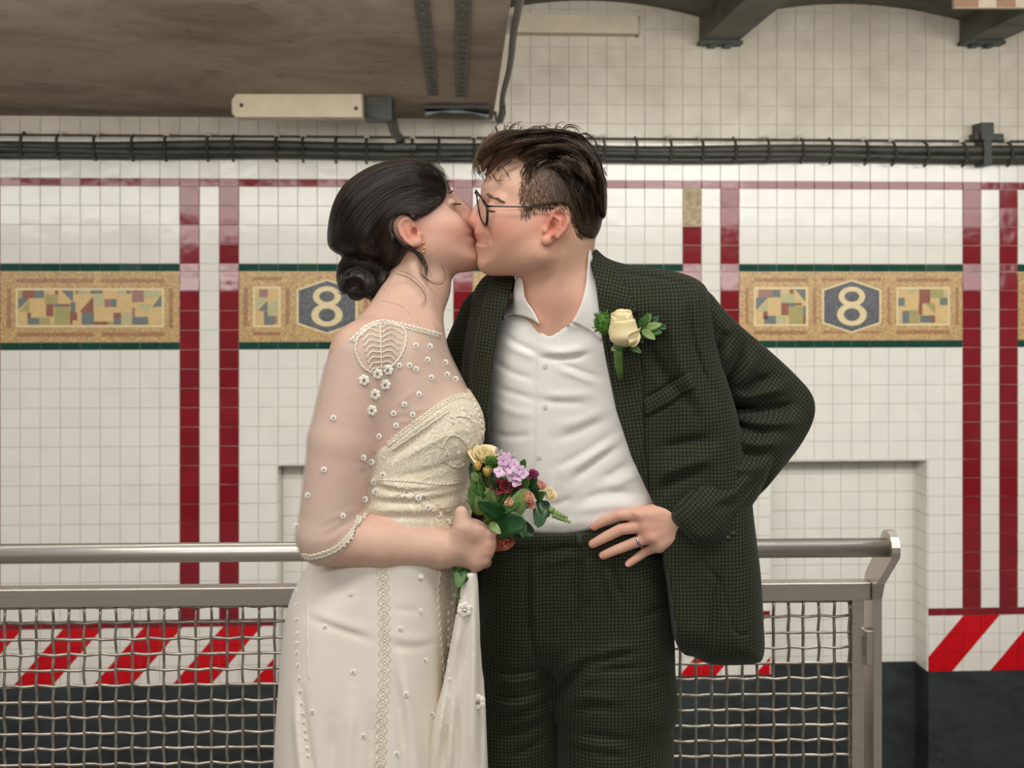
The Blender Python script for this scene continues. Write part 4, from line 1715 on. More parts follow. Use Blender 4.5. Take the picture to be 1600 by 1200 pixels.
def w_hair(P):
    f = smax(w_head(P) - 8, W_HAIR(P[:, 0], P[:, 2]), 5)
    f = smin(f, sil(P, W_HSIL, -30, 84, 58), 8)
    f = f - 1.0 * WF_H(P[:, 0], P[:, 2])
    b = ell(P, pp(564, 430, -32), (38, 36, 40))
    b = smin(b, ell(P, pp(556, 447, -40), (25, 26, 20)), 8)
    b = smin(b, ell(P, pp(587, 440, -36), (22, 24, 28)), 8) - 1.1 * WF_B(P[:, 0], P[:, 2])
    f = smin(f, b, 7)
    f = smax(f, W_HAIR(P[:, 0], P[:, 2]) - 3.0, 3)
    return f


def w_haircol(P):
    n = np.sin(P[:, 0] * 0.35 + P[:, 2] * 0.5) * 0.5 + 0.5
    return lin(srgb(15, 11, 10)) * (1 - n[:, None] * 0.3) + lin(srgb(26, 18, 15)) * n[:, None] * 0.3


hw = grow('hair', w_hair, (500, -130, 235), (715, 75, 485), 2.0, M['hair'], woman, w_haircol)
hw['label'] = 'dark brown hair gathered in a low bun'
G = [[(697, 282), (680, 259), (640, 252), (590, 263), (545, 292), (521, 340), (516, 385)],
     [(699, 298), (680, 280), (640, 276), (590, 298), (550, 338), (530, 390)],
     [(696, 314), (672, 316), (640, 310), (600, 328), (568, 370), (545, 405)],
     [(684, 331), (662, 334), (640, 328), (612, 345), (594, 385), (568, 410)],
     [(656, 346), (640, 335), (622, 346), (614, 372), (602, 410), (590, 440)],
     [(640, 388), (628, 388), (618, 400), (608, 420), (598, 440), (588, 462)]]
ln = lerp_guides(G, 950, 9, 2.0)
bl = []
for _ in range(260):
    r = RNG.uniform(6, 36); a0 = RNG.uniform(0, 6.28); sp = RNG.uniform(0.7, 1.6)
    a = a0 + np.linspace(0, sp, 9)
    bl.append(np.stack([563 + r * np.cos(a) * 1.0 + RNG.normal(0, 1), 433 + r * 0.92 * np.sin(a)], 1))
L = np.concatenate([lay(w_hair, ln, 0.4, -160), lay(w_hair, np.array(bl), 0.4, -140)])
cc = lin(srgb(13, 10, 9)) + RNG.uniform(0, 1, (len(L), 1)) ** 3 * (lin(srgb(66, 46, 36)) - lin(srgb(13, 10, 9)))
o = strands('hair_strands', L, M['strand'], hw, RNG.uniform(0.4, 1.0, len(L)), 0.3, cc); o['kind'] = 'stuff'
# loose wisps at nape, ear and hairline
wl = []
def wisp(pts, d, n, spread, k=12):
    c = cr(pts, 6, False); q = np.linspace(0, 1, k)
    s = np.linspace(0, 1, len(c))
    for _ in range(n):
        off = RNG.normal(0, spread, 2); cu = RNG.normal(0, spread * 1.2, 2)
        x = np.interp(q, s, c[:, 0]) + off[0] * 0.5 + cu[0] * q ** 2
        y = np.interp(q, s, c[:, 1]) + off[1] * 0.5 + cu[1] * q ** 2
        dd = np.linspace(d[0], d[1], k)
        wl.append(np.array([pp(a, b, e_) for a, b, e_ in zip(x, y, dd)]))
wisp([(636, 383), (652, 396), (664, 412), (669, 432)], (-95, -88), 20, 3)
wisp([(634, 390), (648, 392), (660, 400), (666, 420)], (-92, -88), 10, 3.5)
wisp([(655, 425), (672, 440), (690, 442), (697, 428), (690, 412)], (-90, -82), 3, 2)
wisp([(620, 425), (640, 432), (660, 450), (665, 470), (655, 480)], (-92, -100), 3, 3)
wisp([(600, 455), (620, 465), (640, 480), (645, 500)], (-85, -105), 2, 3)
wisp([(672, 254), (690, 268), (698, 285), (702, 303)], (-60, -62), 14, 2.5)
wisp([(655, 250), (680, 252), (697, 270), (707, 292)], (-45, -45), 4, 2.5)
wisp([(576, 462), (582, 474), (580, 480)], (-60, -60), 6, 3)
wisp([(545, 452), (535, 458), (528, 456)], (-50, -50), 6, 3)
wl = np.array(wl)
cc = np.tile(lin(srgb(40, 28, 22)), (len(wl), 1))
o = strands('loose_wisps', wl, M['strand'], hw, 0.42, 0.18, cc); o['kind'] = 'stuff'
# lashes and brow
ls = []
for i in range(16):
    x = 703 + i * 0.7; y = 318 + 0.05 * i
    ls.append(np.array([pp(x + dx * 1.0 + 1, y + dy, HDW - 44 + 0.9 * i) for dx, dy in ((0, 0), (2.5, 1.0), (5, 0.8), (7, -0.8))]))
for i in range(9):
    x, y = 699 + i * 0.5, 303 - i * 0.4
    ls.append(np.array([pp(x, y, HDW - 52 + i * 1.6), pp(x + 2, y - 1, HDW - 52 + i * 1.6), pp(x + 4, y - 1.2, HDW - 51 + i * 1.6), pp(x + 6, y - 1, HDW - 50 + i * 1.6)]))
strands('eyelashes', np.array(ls), M['strand'], woman, 0.8, 0.4, np.tile(lin(srgb(26, 18, 16)), (len(ls), 1)))

# ---- gown
W_SKIRT = poly2([(548, 790), (640, 780), (728, 790), (726, 850), (716, 890), (713, 935), (708, 1000), (708, 1080), (716, 1200), (735, 1400), (770, 1690),
                 (380, 1690), (412, 1400), (430, 1220), (435, 1130), (440, 1050), (446, 985), (455, 935), (470, 902), (492, 868), (530, 825)], -75, 4, 3, 80, 12)
W_BOD = poly2([(560, 722), (590, 703), (603, 690), (640, 662), (678, 634), (704, 619), (728, 613), (760, 618), (790, 700), (780, 900), (500, 900), (500, 780)], -110, 3, 2, 60)
W_SHEER = poly2([(696, 521), (664, 513), (640, 507), (612, 501), (594, 500), (572, 509), (550, 529), (530, 548), (512, 566), (480, 585), (430, 700), (430, 872), (468, 874), (484, 876), (503, 872),
                 (527, 862), (547, 845), (562, 825), (569, 806), (600, 780), (640, 760), (800, 760), (800, 600), (730, 540)], -130, 2, 1.5, 60)
FD = [(3.0, 5, [(574, 742), (620, 752), (680, 757), (725, 752)]), (-3, 4, [(575, 748), (630, 760), (725, 760)]),
      (2.6, 5, [(575, 766), (630, 768), (728, 764)]), (-2.6, 4, [(575, 776), (640, 776), (728, 772)]), (2.4, 5, [(570, 790), (640, 788), (728, 790)]),
      (-2.4, 4, [(565, 800), (640, 800), (728, 806)]), (2.4, 4, [(610, 700), (650, 668), (690, 640), (715, 628)]), (-2.2, 3.5, [(612, 712), (655, 680), (700, 650)]),
      (1.8, 4, [(615, 722), (660, 695), (710, 672), (745, 668)]), (-2, 4, [(620, 738), (670, 730), (730, 712)]),
      (-1.6, 5, [(484, 953), (520, 962), (560, 975), (592, 984)]), (1.2, 7, [(486, 945), (530, 955), (590, 972)]),
      (-1.2, 5, [(612, 990), (650, 998), (684, 1000)]), (1.1, 6, [(612, 972), (650, 985), (684, 988)]), (-0.9, 4, [(615, 936), (660, 945)]),
      (-5, 5, [(480, 1060), (487, 1110), (497, 1160), (508, 1230)]), (4, 7, [(470, 1060), (475, 1120), (484, 1180), (490, 1240)]),
      (-4, 6, [(618, 1010), (625, 1060), (634, 1130), (640, 1230)]), (4, 8, [(632, 1010), (645, 1080), (655, 1150), (660, 1230)]),
      (-3.5, 6, [(590, 1080), (588, 1140), (586, 1230)]), (3, 8, [(560, 1060), (556, 1130), (552, 1230)]), (-3.5, 7, [(668, 1050), (676, 1130), (680, 1230)]),
      (-3, 8, [(530, 1100), (528, 1230)])]
FD += [(6 if i % 2 else -6, 14, [(430 + i * 26, 1230), (400 + i * 33, 1450), (385 + i * 36, 1690)]) for i in range(11)]
WF_D = folds(FD, -150)
RUF = folds([(3.0, 3.0, [(734, 760), (728, 780), (734, 800), (728, 820), (720, 832)]), (2.5, 3, [(750, 700), (742, 725), (730, 750)])], -110)


def w_dress(P):
    y = P[:, 2]
    b = smax(w_torso(P) - 5.0, W_BOD(P[:, 0], P[:, 2]), 3)
    T = 116 + np.clip(y - 860, 0, 2000) * 0.10
    s = sil(P, W_SKIRT, -78, T, 84)
    f = smin(b, s, 14)
    return f - WF_D(P[:, 0], P[:, 2]) * (P[:, 1] < 0) - RUF(P[:, 0], P[:, 2])


floor_y = HY + CH * S
dress = grow('gown', w_dress, (370, -245, 590), (790, 130, floor_y - 1), 3.0, M['dress'], woman)
dress['label'] = 'ivory beaded lace gown'
dress.data.materials.append(M['corded'])
_co = np.empty(len(dress.data.vertices) * 3, np.float32); dress.data.vertices.foreach_get('co', _co); _co = _co.reshape(-1, 3)
_lv = np.empty(len(dress.data.loops), np.int32); dress.data.loops.foreach_get('vertex_index', _lv)
_fc = _co[_lv.reshape(-1, 4)].mean(1)
_px = 800 + _fc[:, 0] * S; _py = HY - (_fc[:, 2] - CH) * S
_lace = (_py < 815) | ((_px > 693) & (_px < 716) & (_py < 1080))
dress.data.polygons.foreach_set('material_index', _lace.astype(np.int32))
# lifted train
W_TR = poly2([(731, 862), (742, 862), (749, 950), (757, 1060), (762, 1200), (772, 1500), (785, 1690), (620, 1690), (645, 1400), (662, 1220), (676, 1130), (692, 1072), (705, 1005), (716, 940), (723, 905)], -172, 3, 2, 60)
WF_T = folds([(-5, 4, [(735, 905), (728, 980), (716, 1080), (712, 1220)]), (4, 6, [(742, 910), (742, 1000), (738, 1100), (738, 1230)]), (-4, 4, [(746, 930), (750, 1050), (752, 1230)]),
              (4, 5, [(724, 930), (712, 1010), (697, 1090), (680, 1200)]), (-4, 4, [(714, 1010), (700, 1090), (690, 1220)]), (3.5, 5, [(722, 1040), (708, 1130), (700, 1230)])], -190)
train = grow('train', lambda P: sil(P, W_TR, -172 + np.clip(P[:, 2] - 900, 0, 400) * 0.05, 17 + np.clip(P[:, 2] - 880, 0, 300) * 0.05, 14) - WF_T(P[:, 0], P[:, 2]), (600, -240, 850), (800, -100, floor_y - 1), 2.5, M['dress'], dress)

# sheer top and sleeves over the skin
SHF = folds([(1.6, 3, [(500, 815), (535, 800), (565, 796)]), (1.6, 3, [(500, 832), (535, 812), (563, 802)]), (1.6, 3, [(505, 852), (540, 826), (563, 808)]), (1.4, 3, [(480, 845), (520, 835), (555, 812)]),
             (1.6, 3, [(612, 640), (630, 625), (650, 608)]), (1.6, 3, [(610, 650), (640, 645), (670, 640)]), (1.6, 3, [(612, 660), (645, 660), (665, 655)])], -200)


def w_sheer(P):
    f = smin(w_torso(P), w_arm(P), 16)
    f = smin(f, w_neck(P), 20) - 2.6 - SHF(P[:, 0], P[:, 2])
    return smax(f, W_SHEER(P[:, 0], P[:, 2]), 1.5)


sheer = grow('sheer_top', w_sheer, (440, -245, 480), (790, 110, 890), 2.5, M['sheer'], dress)
sheer['label'] = 'sheer ivory net yoke and sleeve'


def w_all(P): return np.minimum(np.minimum(w_dress(P), w_sheer(P)), sil(P, W_TR, -172 + np.clip(P[:, 2] - 900, 0, 400) * 0.05, 17 + np.clip(P[:, 2] - 880, 0, 300) * 0.05, 14))


# trims: pairs of scalloped cords with beads between
def cord(pts, r=1.6, amp=0.0, per=14.0, off=0.0, n=None):
    c = cr(pts, 10, False) if len(pts) > 2 else np.array(pts, float)
    s = np.concatenate([[0], np.cumsum(np.hypot(*np.diff(c, axis=0).T))])
    n = n or int(s[-1] / 2.5) + 2
    q = np.linspace(0, s[-1], n)
    X = np.stack([np.interp(q, s, c[:, 0]), np.interp(q, s, c[:, 1])], 1)
    T_ = np.gradient(X, axis=0); T_ /= np.linalg.norm(T_, axis=1, keepdims=True) + 1e-9
    Nn = np.stack([-T_[:, 1], T_[:, 0]], 1)
    X = X + Nn * (amp * np.sin(q / per * 2 * math.pi) + off)[:, None]
    P, ok = front(w_all, X, dmin=-260, off=0.5)
    return P[ok]


def trim(name, specs, key, parent=dress):
    b = MB()
    for (pts, r, amp, per, off) in specs:
        P = cord(pts, r, amp, per, off)
        if len(P) > 2: b.tube([tuple(v) for v in W3(P)], r / S, 5)
    o = b.build(name, M[key], parent, True, fix=False)
    return o


NECK = [(548, 531), (572, 510), (594, 501), (614, 503), (640, 509), (664, 515), (688, 522)]
CUFF = [(470, 872), (484, 875), (503, 871), (527, 861), (546, 844), (560, 825), (566, 807)]
trim('neckline_trim', [(NECK, 1.3, 0.9, 6, 0), (NECK, 1.1, 0.9, 6, 5), (NECK, 1.0, 2.2, 7, 2.5)], 'lace')
trim('cuff_trim', [(CUFF, 1.5, 1.0, 8, -1), (CUFF, 1.3, 1.0, 8, -7), (CUFF, 1.1, 2.5, 7, -4), (CUFF, 1.1, -2.5, 7, -4)], 'lace')
V1 = [(598, 888), (600, 950), (601, 1010), (600, 1070), (596, 1130), (594, 1200)]
V2 = [(688, 888), (685, 930), (688, 980), (692, 1030), (696, 1070)]
V3 = [(706, 905), (708, 950), (704, 1000), (702, 1050)]
V4 = [(483, 890), (481, 950), (480, 1010), (483, 1060)]
trim('skirt_lace', [(V1, 1.0, 1.6, 16, -7), (V1, 1.0, 1.6, 16, 7), (V1, 0.8, 3.5, 12, 0), (V1, 0.8, -3.5, 12, 0), (V2, 1.5, 1.4, 12, 0), (V3, 1.4, 1.4, 12, 0), (V4, 0.9, 0.3, 30, 0)], 'lace')
SW1 = [(603, 694), (640, 665), (678, 637), (704, 621), (724, 616), (738, 620)]
trim('bodice_lace', [(SW1, 1.4, 1.6, 7, 0), (SW1, 1.1, 1.4, 6, 5), (SW1, 1.0, 2.4, 8, 2), ([(612, 700), (650, 674), (700, 640)], 1.1, 0.4, 20, 3), ([(740, 622), (752, 655), (756, 690), (748, 720), (738, 740)], 1.8, 2.5, 9, 0),
                     ([(734, 762), (730, 790), (730, 815), (724, 830)], 1.8, 2.5, 9, 0), ([(690, 700), (705, 680), (725, 690), (735, 715), (715, 730), (695, 720), (700, 703)], 1.2, 0.8, 8, 0),
                     ([(712, 650), (735, 655), (745, 680)], 1.2, 1.0, 8, 0), ([(590, 750), (640, 752), (690, 757), (730, 752)], 1.0, 1.6, 6, 0), ([(620, 765), (660, 780), (700, 805), (725, 826)], 1.0, 2.5, 9, -5), ([(620, 765), (660, 780), (700, 805), (725, 826)], 1.0, 2.5, 9, 7)], 'lace')
fan = []
for i in range(9):
    t_ = i / 8
    y0 = 512 + 62 * t_
    fan.append(([(594 + 1 * t_, y0), (594 - 18 + 6 * t_, y0 - 7 + 10 * t_), (594 - 32 + 18 * t_, y0 + 4 + 8 * t_)], 1.1, 0.5, 9, 0))
    fan.append(([(596, y0), (596 + 17 - 5 * t_, y0 - 8 + 8 * t_), (596 + 36 - 18 * t_, y0 + 2 + 6 * t_)], 1.1, 0.5, 9, 0))
fan += [([(594, 503), (595, 540), (596, 578)], 1.2, 0.3, 9, 0), ([(594, 503), (565, 520), (555, 545), (566, 572), (580, 582)], 1.5, 1.0, 8, 0), ([(600, 503), (630, 512), (634, 535), (622, 562), (600, 582)], 1.5, 1.0, 8, 0)]
trim('shoulder_applique', fan, 'lace')

# flower sequins and pearls, each a part
fb = MB()
for i in range(6):
    a = i * math.pi / 3
    fb.ball((0.55 * math.cos(a), -0.1, 0.55 * math.sin(a)), 0.42, 6, 4, (1, 0.45, 1))
fme = mesh('pearl_flower', fb.V, fb.F); fme.materials.append(M['pearl'])
fb = MB(); fb.ball((0, -0.35, 0), 0.26, 6, 4); cme = mesh('crystal', fb.V, fb.F); cme.materials.append(M['crystal'])
fb = MB(); fb.ball((0, 0, 0), 0.9, 8, 5, (1, 0.5, 1)); pme = mesh('pearl', fb.V, fb.F); pme.materials.append(M['pearl'])


def put(pts, size, me, name, centre=True, parent=dress):
    P, ok = front(w_all, np.array(pts, float), dmin=-260, off=0.6)
    for v, k in zip(W3(P), ok):
        if not k: continue
        o = link(name, me, None, parent)
        o.location = v; s_ = size / S; o.scale = (s_, s_, s_)
        o.rotation_euler = (0, RNG.uniform(0, 6), 0)
        if centre:
            c = link('crystal', cme, None, parent); c.location = v; c.scale = (s_, s_, s_)


put([(569, 594), (590, 584), (602, 601), (586, 616), (581, 641), (606, 578)], 8.2, fme, 'pearl_flower')
put([(521, 653), (506, 734), (592, 682), (568, 715), (481, 774), (536, 806), (624, 571), (640, 571), (655, 616), (632, 632), (615, 646), (645, 648), (619, 665), (650, 577),
     (674, 590), (650, 540), (672, 541), (668, 562), (699, 585), (712, 592), (463, 822), (696, 566)], 4.8, fme, 'pearl_flower')
put([(549, 928), (508, 980), (657, 955), (656, 916 - 15), (625, 983), (552, 1050), (665, 1032), (635, 1085), (568, 1150), (675, 1116), (620, 1178), (488, 1112), (658, 902)], 4.4, fme, 'pearl_flower')
put([(726, 952), (747, 1096)], 11.5, fme, 'pearl_flower')
put([(598, 742), (584, 753), (587, 768), (570, 780), (580, 722), (635, 769), (654, 778), (669, 793), (686, 803), (700, 815), (716, 826)], 5.2, fme, 'pearl_flower')
put([(705, 652), (718, 658), (735, 648), (742, 660), (731, 674), (752, 676), (744, 694), (712, 695), (700, 709), (716, 707), (707, 660), (730, 690), (737, 708), (702, 722), (722, 726), (748, 662), (725, 640)], 3.0, fme, 'pearl_flower')
bd = [(x, y) for x, y in cr([(466, 905), (463, 945), (465, 990), (464, 1020), (468, 1060), (471, 1100), (475, 1130), (477, 1155), (481, 1182)], 2, False)]
put(bd, 3.6, fme, 'pearl_flower')
bd = [(x, y) for x, y in cr([(710, 930), (700, 958), (700, 983), (699, 1008), (702, 1033), (703, 1062)], 2, False)]
put(bd, 3.2, fme, 'pearl_flower')
put([tuple(p) for p in cr(NECK, 4, False)], 2.4, pme, 'pearl', False)
put([(x + 4, y - 3) for x, y in cr(CUFF, 3, False)], 2.4, pme, 'pearl', False)

# jewellery
b = MB()
for (x, y, d, r) in ((661, 380, -97, 2.8), (663, 388, -97, 2.0), (662, 394, -97, 2.6)):
    b.ball(tuple(W3(np.array(pp(x, y, d)))), r / S, 8, 6)
o = b.build('earring', M['gold_metal'], woman, True); o['label'] = 'small gold drop earring'
b = MB(); b.ball(tuple(W3(np.array(pp(741.5, 357, -44)))), 1.8 / S, 8, 6); o = b.build('nose_stud', M['silver'], woman, True)
NP, ok = front(lambda P: smin(w_neck(P), w_torso(P), 30), cr([(598, 470), (618, 474), (632, 482), (655, 506), (672, 530), (690, 553), (697, 566)], 8, False), off=0.8)
b = MB(); b.tube([tuple(v) for v in W3(NP[ok])], 0.38 / S, 5); b.build('necklace', M['silver'], woman, True)
# ================================================================== the man
HDM = -50


def dT(x): return (940 - x) * 0.28


M_HEAD = poly2([(790, 240), (768, 262), (757, 282), (752, 292), (752.5, 299), (756, 307), (757, 318), (754, 333), (749, 348), (742.5, 358), (740.5, 364), (742.5, 371), (745.5, 377.5), (742.5, 383), (744.5, 390),
                (750, 398), (752, 406), (751.5, 413), (757, 420), (775, 425), (802, 431), (840, 440), (885, 430), (918, 400), (931, 370), (938, 330), (930, 285), (908, 245), (870, 222), (825, 222)], HDM, 5, 1.5, 40, 5)
M_EAR = poly2([(862, 333), (868, 326), (879, 324.5), (888, 332), (891, 345), (885, 360), (872, 373), (858, 383), (849, 382), (845, 374), (847, 364), (855, 353), (861, 342)], -126, 5, 1.0, 30)
M_CON = poly2([(864, 345), (872, 338), (877, 346), (871, 358), (861, 367), (855, 367), (859, 356)], -132, 4, 1.0, 20)


M_RIM = [(859, 347), (862, 337), (869, 328), (879, 327), (887, 335), (888, 346), (882, 359), (871, 371)]


def m_head(P):
    f = sil(P, M_HEAD, HDM, 71, 92)
    f = smin(f, cap(P, pp(768, 410, HDM - 8), pp(846, 396, HDM - 54), 15, 16), 22)
    f = smin(f, ell(P, pp(786, 344, HDM - 42), (22, 13, 15)), 26)
    # brow, socket, closed lid
    f = smin(f, cap(P, pp(760, 304, HDM - 8), pp(784, 312, HDM - 50), 6, 6), 10)
    f = smax(f, -ell(P, pp(757, 324, HDM - 34), (13, 17, 9)), 8)
    f = smin(f, ell(P, pp(770, 325, HDM - 34), (10, 14, 9)), 4)
    n = chain(P, [pp(756, 311, HDM), pp(747, 326, HDM - 1), pp(740.5, 345, HDM - 2)], [6, 7, 9.5])
    for s in (-1, 1):
        n = smin(n, ell(P, pp(748, 349, HDM + s * 10), (9, 7, 7.5)), 5)
    f = smin(f, n, 7)
    e = sil(P, M_EAR, -122 - (P[:, 0] - 862) * 0.36, 5, 6)
    dd = lambda x: -128 - (x - 862) * 0.36
    e = smin(e, chain(P, [pp(x, y, dd(x)) for x, y in M_RIM], [2.6, 3.2, 3.6, 3.8, 3.8, 3.6, 3.4, 3.4]), 2)
    e = smin(e, chain(P, [pp(868, 339, dd(868)), pp(876, 344, dd(876)), pp(875, 355, dd(875)), pp(866, 366, dd(866)), pp(858, 371, dd(858))], [2.2, 3.0, 3.2, 2.8, 2.2]), 2)
    e = smin(e, ell(P, pp(854, 376, dd(853)), (8, 5.5, 7.5)), 3)
    e = smin(e, ell(P, pp(852, 361, dd(852) + 2), (4.5, 6, 6)), 2.5)
    f = smin(f, e, 3)
    f = smax(f, -ell(P, pp(862, 356, dd(862)), (5.0, 11, 9), rot2(25)), 2.5)
    return f


_mm, _ = front(m_head, np.array([(745.5, 378.5), (751, 380.5), (757, 382.5), (761, 382)], float))
_ml, _ = front(m_head, np.array([(757, 350), (761, 358), (765, 367), (767, 376)], float))
_mh0 = m_head


def m_head(P):
    f = smax(_mh0(P), -chain(P, [tuple(q) for q in _mm], [1.7, 1.6, 1.1, 0.5]), 2)
    return smax(f, -chain(P, [tuple(q) for q in _ml], [1.2, 1.6, 1.4, 0.6]), 6)


def m_neck(P):
    f = chain(P, [pp(868, 380, -44), pp(874, 450, -30), pp(886, 540, 18)], [54, 57, 66], 10)
    f = smin(f, cap(P, pp(872, 400, -96), pp(858, 516, -52), 9, 10), 16)
    f = smin(f, ell(P, pp(824, 462, -44), (10, 14, 12)), 14)
    return f


M_TORSO = poly2([(800, 470), (850, 425), (890, 415), (950, 420), (1045, 440), (1075, 500), (1085, 600), (1070, 700), (1045, 790), (1030, 900), (770, 900), (762, 790), (755, 660), (752, 560), (770, 490)], -40, 4, 3, 60, 10)
M_V = poly2([(806, 431), (817, 441), (821, 466), (836, 489), (856, 526), (878, 512), (895, 502), (907, 474), (916, 442), (922, 385), (880, 340), (820, 380)], -80, 3, 1.5, 40)
M_HEM = poly2([(700, 380), (1120, 380), (1120, 770), (1030, 788), (985, 808), (930, 826), (880, 837), (832, 838), (780, 836), (700, 836)], -95, 2, 2, 60)


M_CHEST = poly2([(815, 470), (850, 425), (890, 415), (950, 430), (1035, 455), (1060, 520), (1060, 620), (1010, 700), (900, 740), (800, 700), (770, 600), (780, 510)], -40, 4, 3, 60, 10)


def m_chest(P): return sil(P, M_CHEST, dT(P[:, 0]), 84, 60)


MF_S = folds([(-4.5, 4, [(842, 560), (870, 562), (900, 560), (922, 553)]), (4.0, 7, [(845, 548), (880, 552), (920, 543)]), (-2.8, 4, [(875, 570), (905, 580), (940, 592)]), (2.5, 5, [(872, 578), (905, 590), (935, 602)]),
              (-2.5, 4, [(790, 528), (815, 542), (842, 554)]), (2.2, 5, [(785, 540), (812, 552), (840, 562)]), (-2.5, 5, [(842, 628), (870, 632), (920, 632)]), (2.2, 6, [(848, 618), (880, 620), (930, 616)]),
              (-2.5, 5, [(775, 612), (805, 620), (838, 628)]), (2.0, 6, [(772, 640), (805, 650), (836, 652)]),
              (-3.8, 6, [(893, 757), (920, 735), (948, 712), (975, 692)]), (3.5, 8, [(885, 742), (915, 720), (960, 690)]), (-3.5, 6, [(940, 752), (960, 740), (985, 722)]), (3, 7, [(950, 765), (975, 750), (998, 738)]),
              (-3.2, 6, [(865, 735), (890, 725), (930, 700), (965, 672)]), (-3, 6, [(905, 790), (945, 772), (1000, 770)]), (3, 8, [(890, 810), (930, 795), (1000, 784)]),
              (-2.8, 6, [(868, 690), (900, 680), (950, 655)]), (2.6, 7, [(870, 670), (905, 660), (945, 640)]), (-2.6, 5, [(770, 690), (800, 690), (832, 684)]), (-2.6, 5, [(850, 800), (880, 790), (900, 780)]),
              (-2.5, 5, [(770, 570), (800, 586), (836, 596)]), (2.4, 8, [(845, 826), (890, 822), (935, 812)])], -100)
MP_PLK = poly2([(843, 528), (872, 516), (873, 600), (869, 680), (864, 760), (856, 840), (832, 840), (836, 740), (839, 640)], -110, 3, 1.5, 30)


def m_shirt0(P):
    f = sil(P, M_TORSO, dT(P[:, 0]), 94, 74)
    f = smin(f, m_neck(P) - 3, 12) if False else f
    f = f - MF_S(P[:, 0], P[:, 2]) * (P[:, 1] < 20) - 1.3 * sm(2.0, -2.0, MP_PLK(P[:, 0], P[:, 2]))
    return f


def m_shirt(P):
    f = m_shirt0(P)
    f = smax(f, M_HEM(P[:, 0], P[:, 2]) - 4, 9)
    v = np.maximum(M_V(P[:, 0], P[:, 2]), P[:, 1] - 10)
    return smax(f, -v, 1.5)


# ---- body: head, neck, chest, arms and hands in one skin
M_PEL = poly2([(752, 770), (830, 760), (930, 755), (1025, 770), (1040, 830), (1046, 880), (1052, 960), (1056, 1060), (1057, 1140), (965, 1180), (870, 1140), (858, 1062), (845, 1120), (770, 1150), (748, 1060), (744, 900)], -60, 4, 3, 60, 8)
M_WAIST = poly2([(690, 845), (780, 842), (832, 838), (885, 835), (930, 826), (985, 812), (1040, 800), (1100, 800), (1100, 2000), (690, 2000)], -80, 2, 2, 60)
TF = [(-3.5, 4, [(909, 862), (903, 895), (893, 935)]), (3.5, 6, [(918, 862), (913, 900), (905, 940)]), (-3.5, 4, [(955, 876), (961, 905), (970, 935)]), (3, 6, [(946, 880), (950, 910), (958, 940)]),
      (-3.0, 3, [(826, 850), (825, 920), (828, 990), (840, 1035), (858, 1060)]), (3.0, 6, [(836, 860), (835, 930), (838, 1000)]),
      (-6, 7, [(920, 1030), (895, 1055), (878, 1090), (866, 1120)]), (5, 8, [(905, 1020), (880, 1045), (866, 1075)]), (4, 8, [(935, 1040), (910, 1065), (895, 1110)]),
      (-3.5, 5, [(915, 1034), (950, 1022), (990, 1012)]), (3, 6, [(920, 1022), (950, 1010), (990, 1000)]), (-3, 5, [(920, 1046), (960, 1040), (1005, 1036)]),
      (-4, 5, [(765, 1056), (810, 1056), (857, 1048)]), (3.5, 6, [(765, 1070), (810, 1068), (855, 1062)]), (-4, 5, [(765, 1098), (810, 1096), (855, 1086)]), (3.5, 6, [(768, 1112), (810, 1108), (855, 1098)]),
      (-3.5, 5, [(770, 1128), (815, 1124), (858, 1112)]), (3.5, 6, [(775, 1150), (815, 1140), (858, 1128)]), (-3, 5, [(780, 1170), (820, 1160), (860, 1144)]), (-4, 6, [(790, 1200), (830, 1185), (862, 1165)]),
      (-3, 6, [(890, 1110), (920, 1102), (960, 1100)]), (3, 7, [(888, 1090), (925, 1082), (965, 1086)]), (-3, 6, [(900, 1150), (940, 1146), (985, 1150)]), (-2.5, 5, [(925, 930), (905, 960), (895, 985)]),
      (-2.5, 4, [(840, 870), (870, 856), (900, 852)]), (2.5, 6, [(850, 885), (880, 870), (905, 866)]), (-2.5, 5, [(1000, 960), (1025, 950), (1046, 945)]), (-2.5, 5, [(1000, 1060), (1025, 1056), (1050, 1050)]),
      (-2.4, 2.4, [(1036, 872), (1044, 910), (1050, 965)]), (-3, 6, [(880, 1180), (930, 1172), (980, 1176)]), (3, 7, [(890, 1165), (930, 1160), (970, 1162)])]
MF_T = folds(TF, -80)
MP_WB = poly2([(700, 850), (780, 846), (832, 842), (885, 838), (932, 828), (936, 846), (890, 854), (832, 858), (780, 862), (700, 866)], -90, 2, 1.5, 30)


def m_trousers(P):
    dp = (900 - P[:, 0]) * 0.16
    f = sil(P, M_PEL, dp, 90, 70)
    l = chain(P, [pp(962, 1010, -8), pp(962, 1180, -8), pp(955, 1420, -6), pp(950, 1750, 10)], [88, 90, 74, 60])
    r = chain(P, [pp(812, 1010, 22), pp(806, 1180, 26), pp(806, 1420, 28), pp(806, 1750, 30)], [68, 72, 68, 58])
    f = smin(f, smin(l, r, 4), 16)
    f = f - 1.4 * MF_T(P[:, 0], P[:, 2]) * (P[:, 1] < 10) - 1.8 * sm(1.5, -1.5, MP_WB(P[:, 0], P[:, 2]))
    return smax(f, -(-M_WAIST(P[:, 0], P[:, 2])), 3)


FING = [  # px joints, radii of the left hand on the hip: index, middle, ring, little
    ([(1004, 803), (968, 804.5), (945, 813), (928, 823)], [9.5, 8.2, 7.3, 6.2]),
    ([(1010, 821), (970, 827), (946, 839), (926, 850)], [9.8, 8.6, 7.8, 6.6]),
    ([(1018, 838), (988, 849), (963, 859), (942, 868)], [9.5, 8.2, 7.4, 6.4]),
    ([(1028, 853), (1010, 861), (996, 871), (982, 881)], [8.8, 7.2, 6.4, 5.6])]


def m_base(P): return np.minimum(m_trousers(P), m_shirt(P))


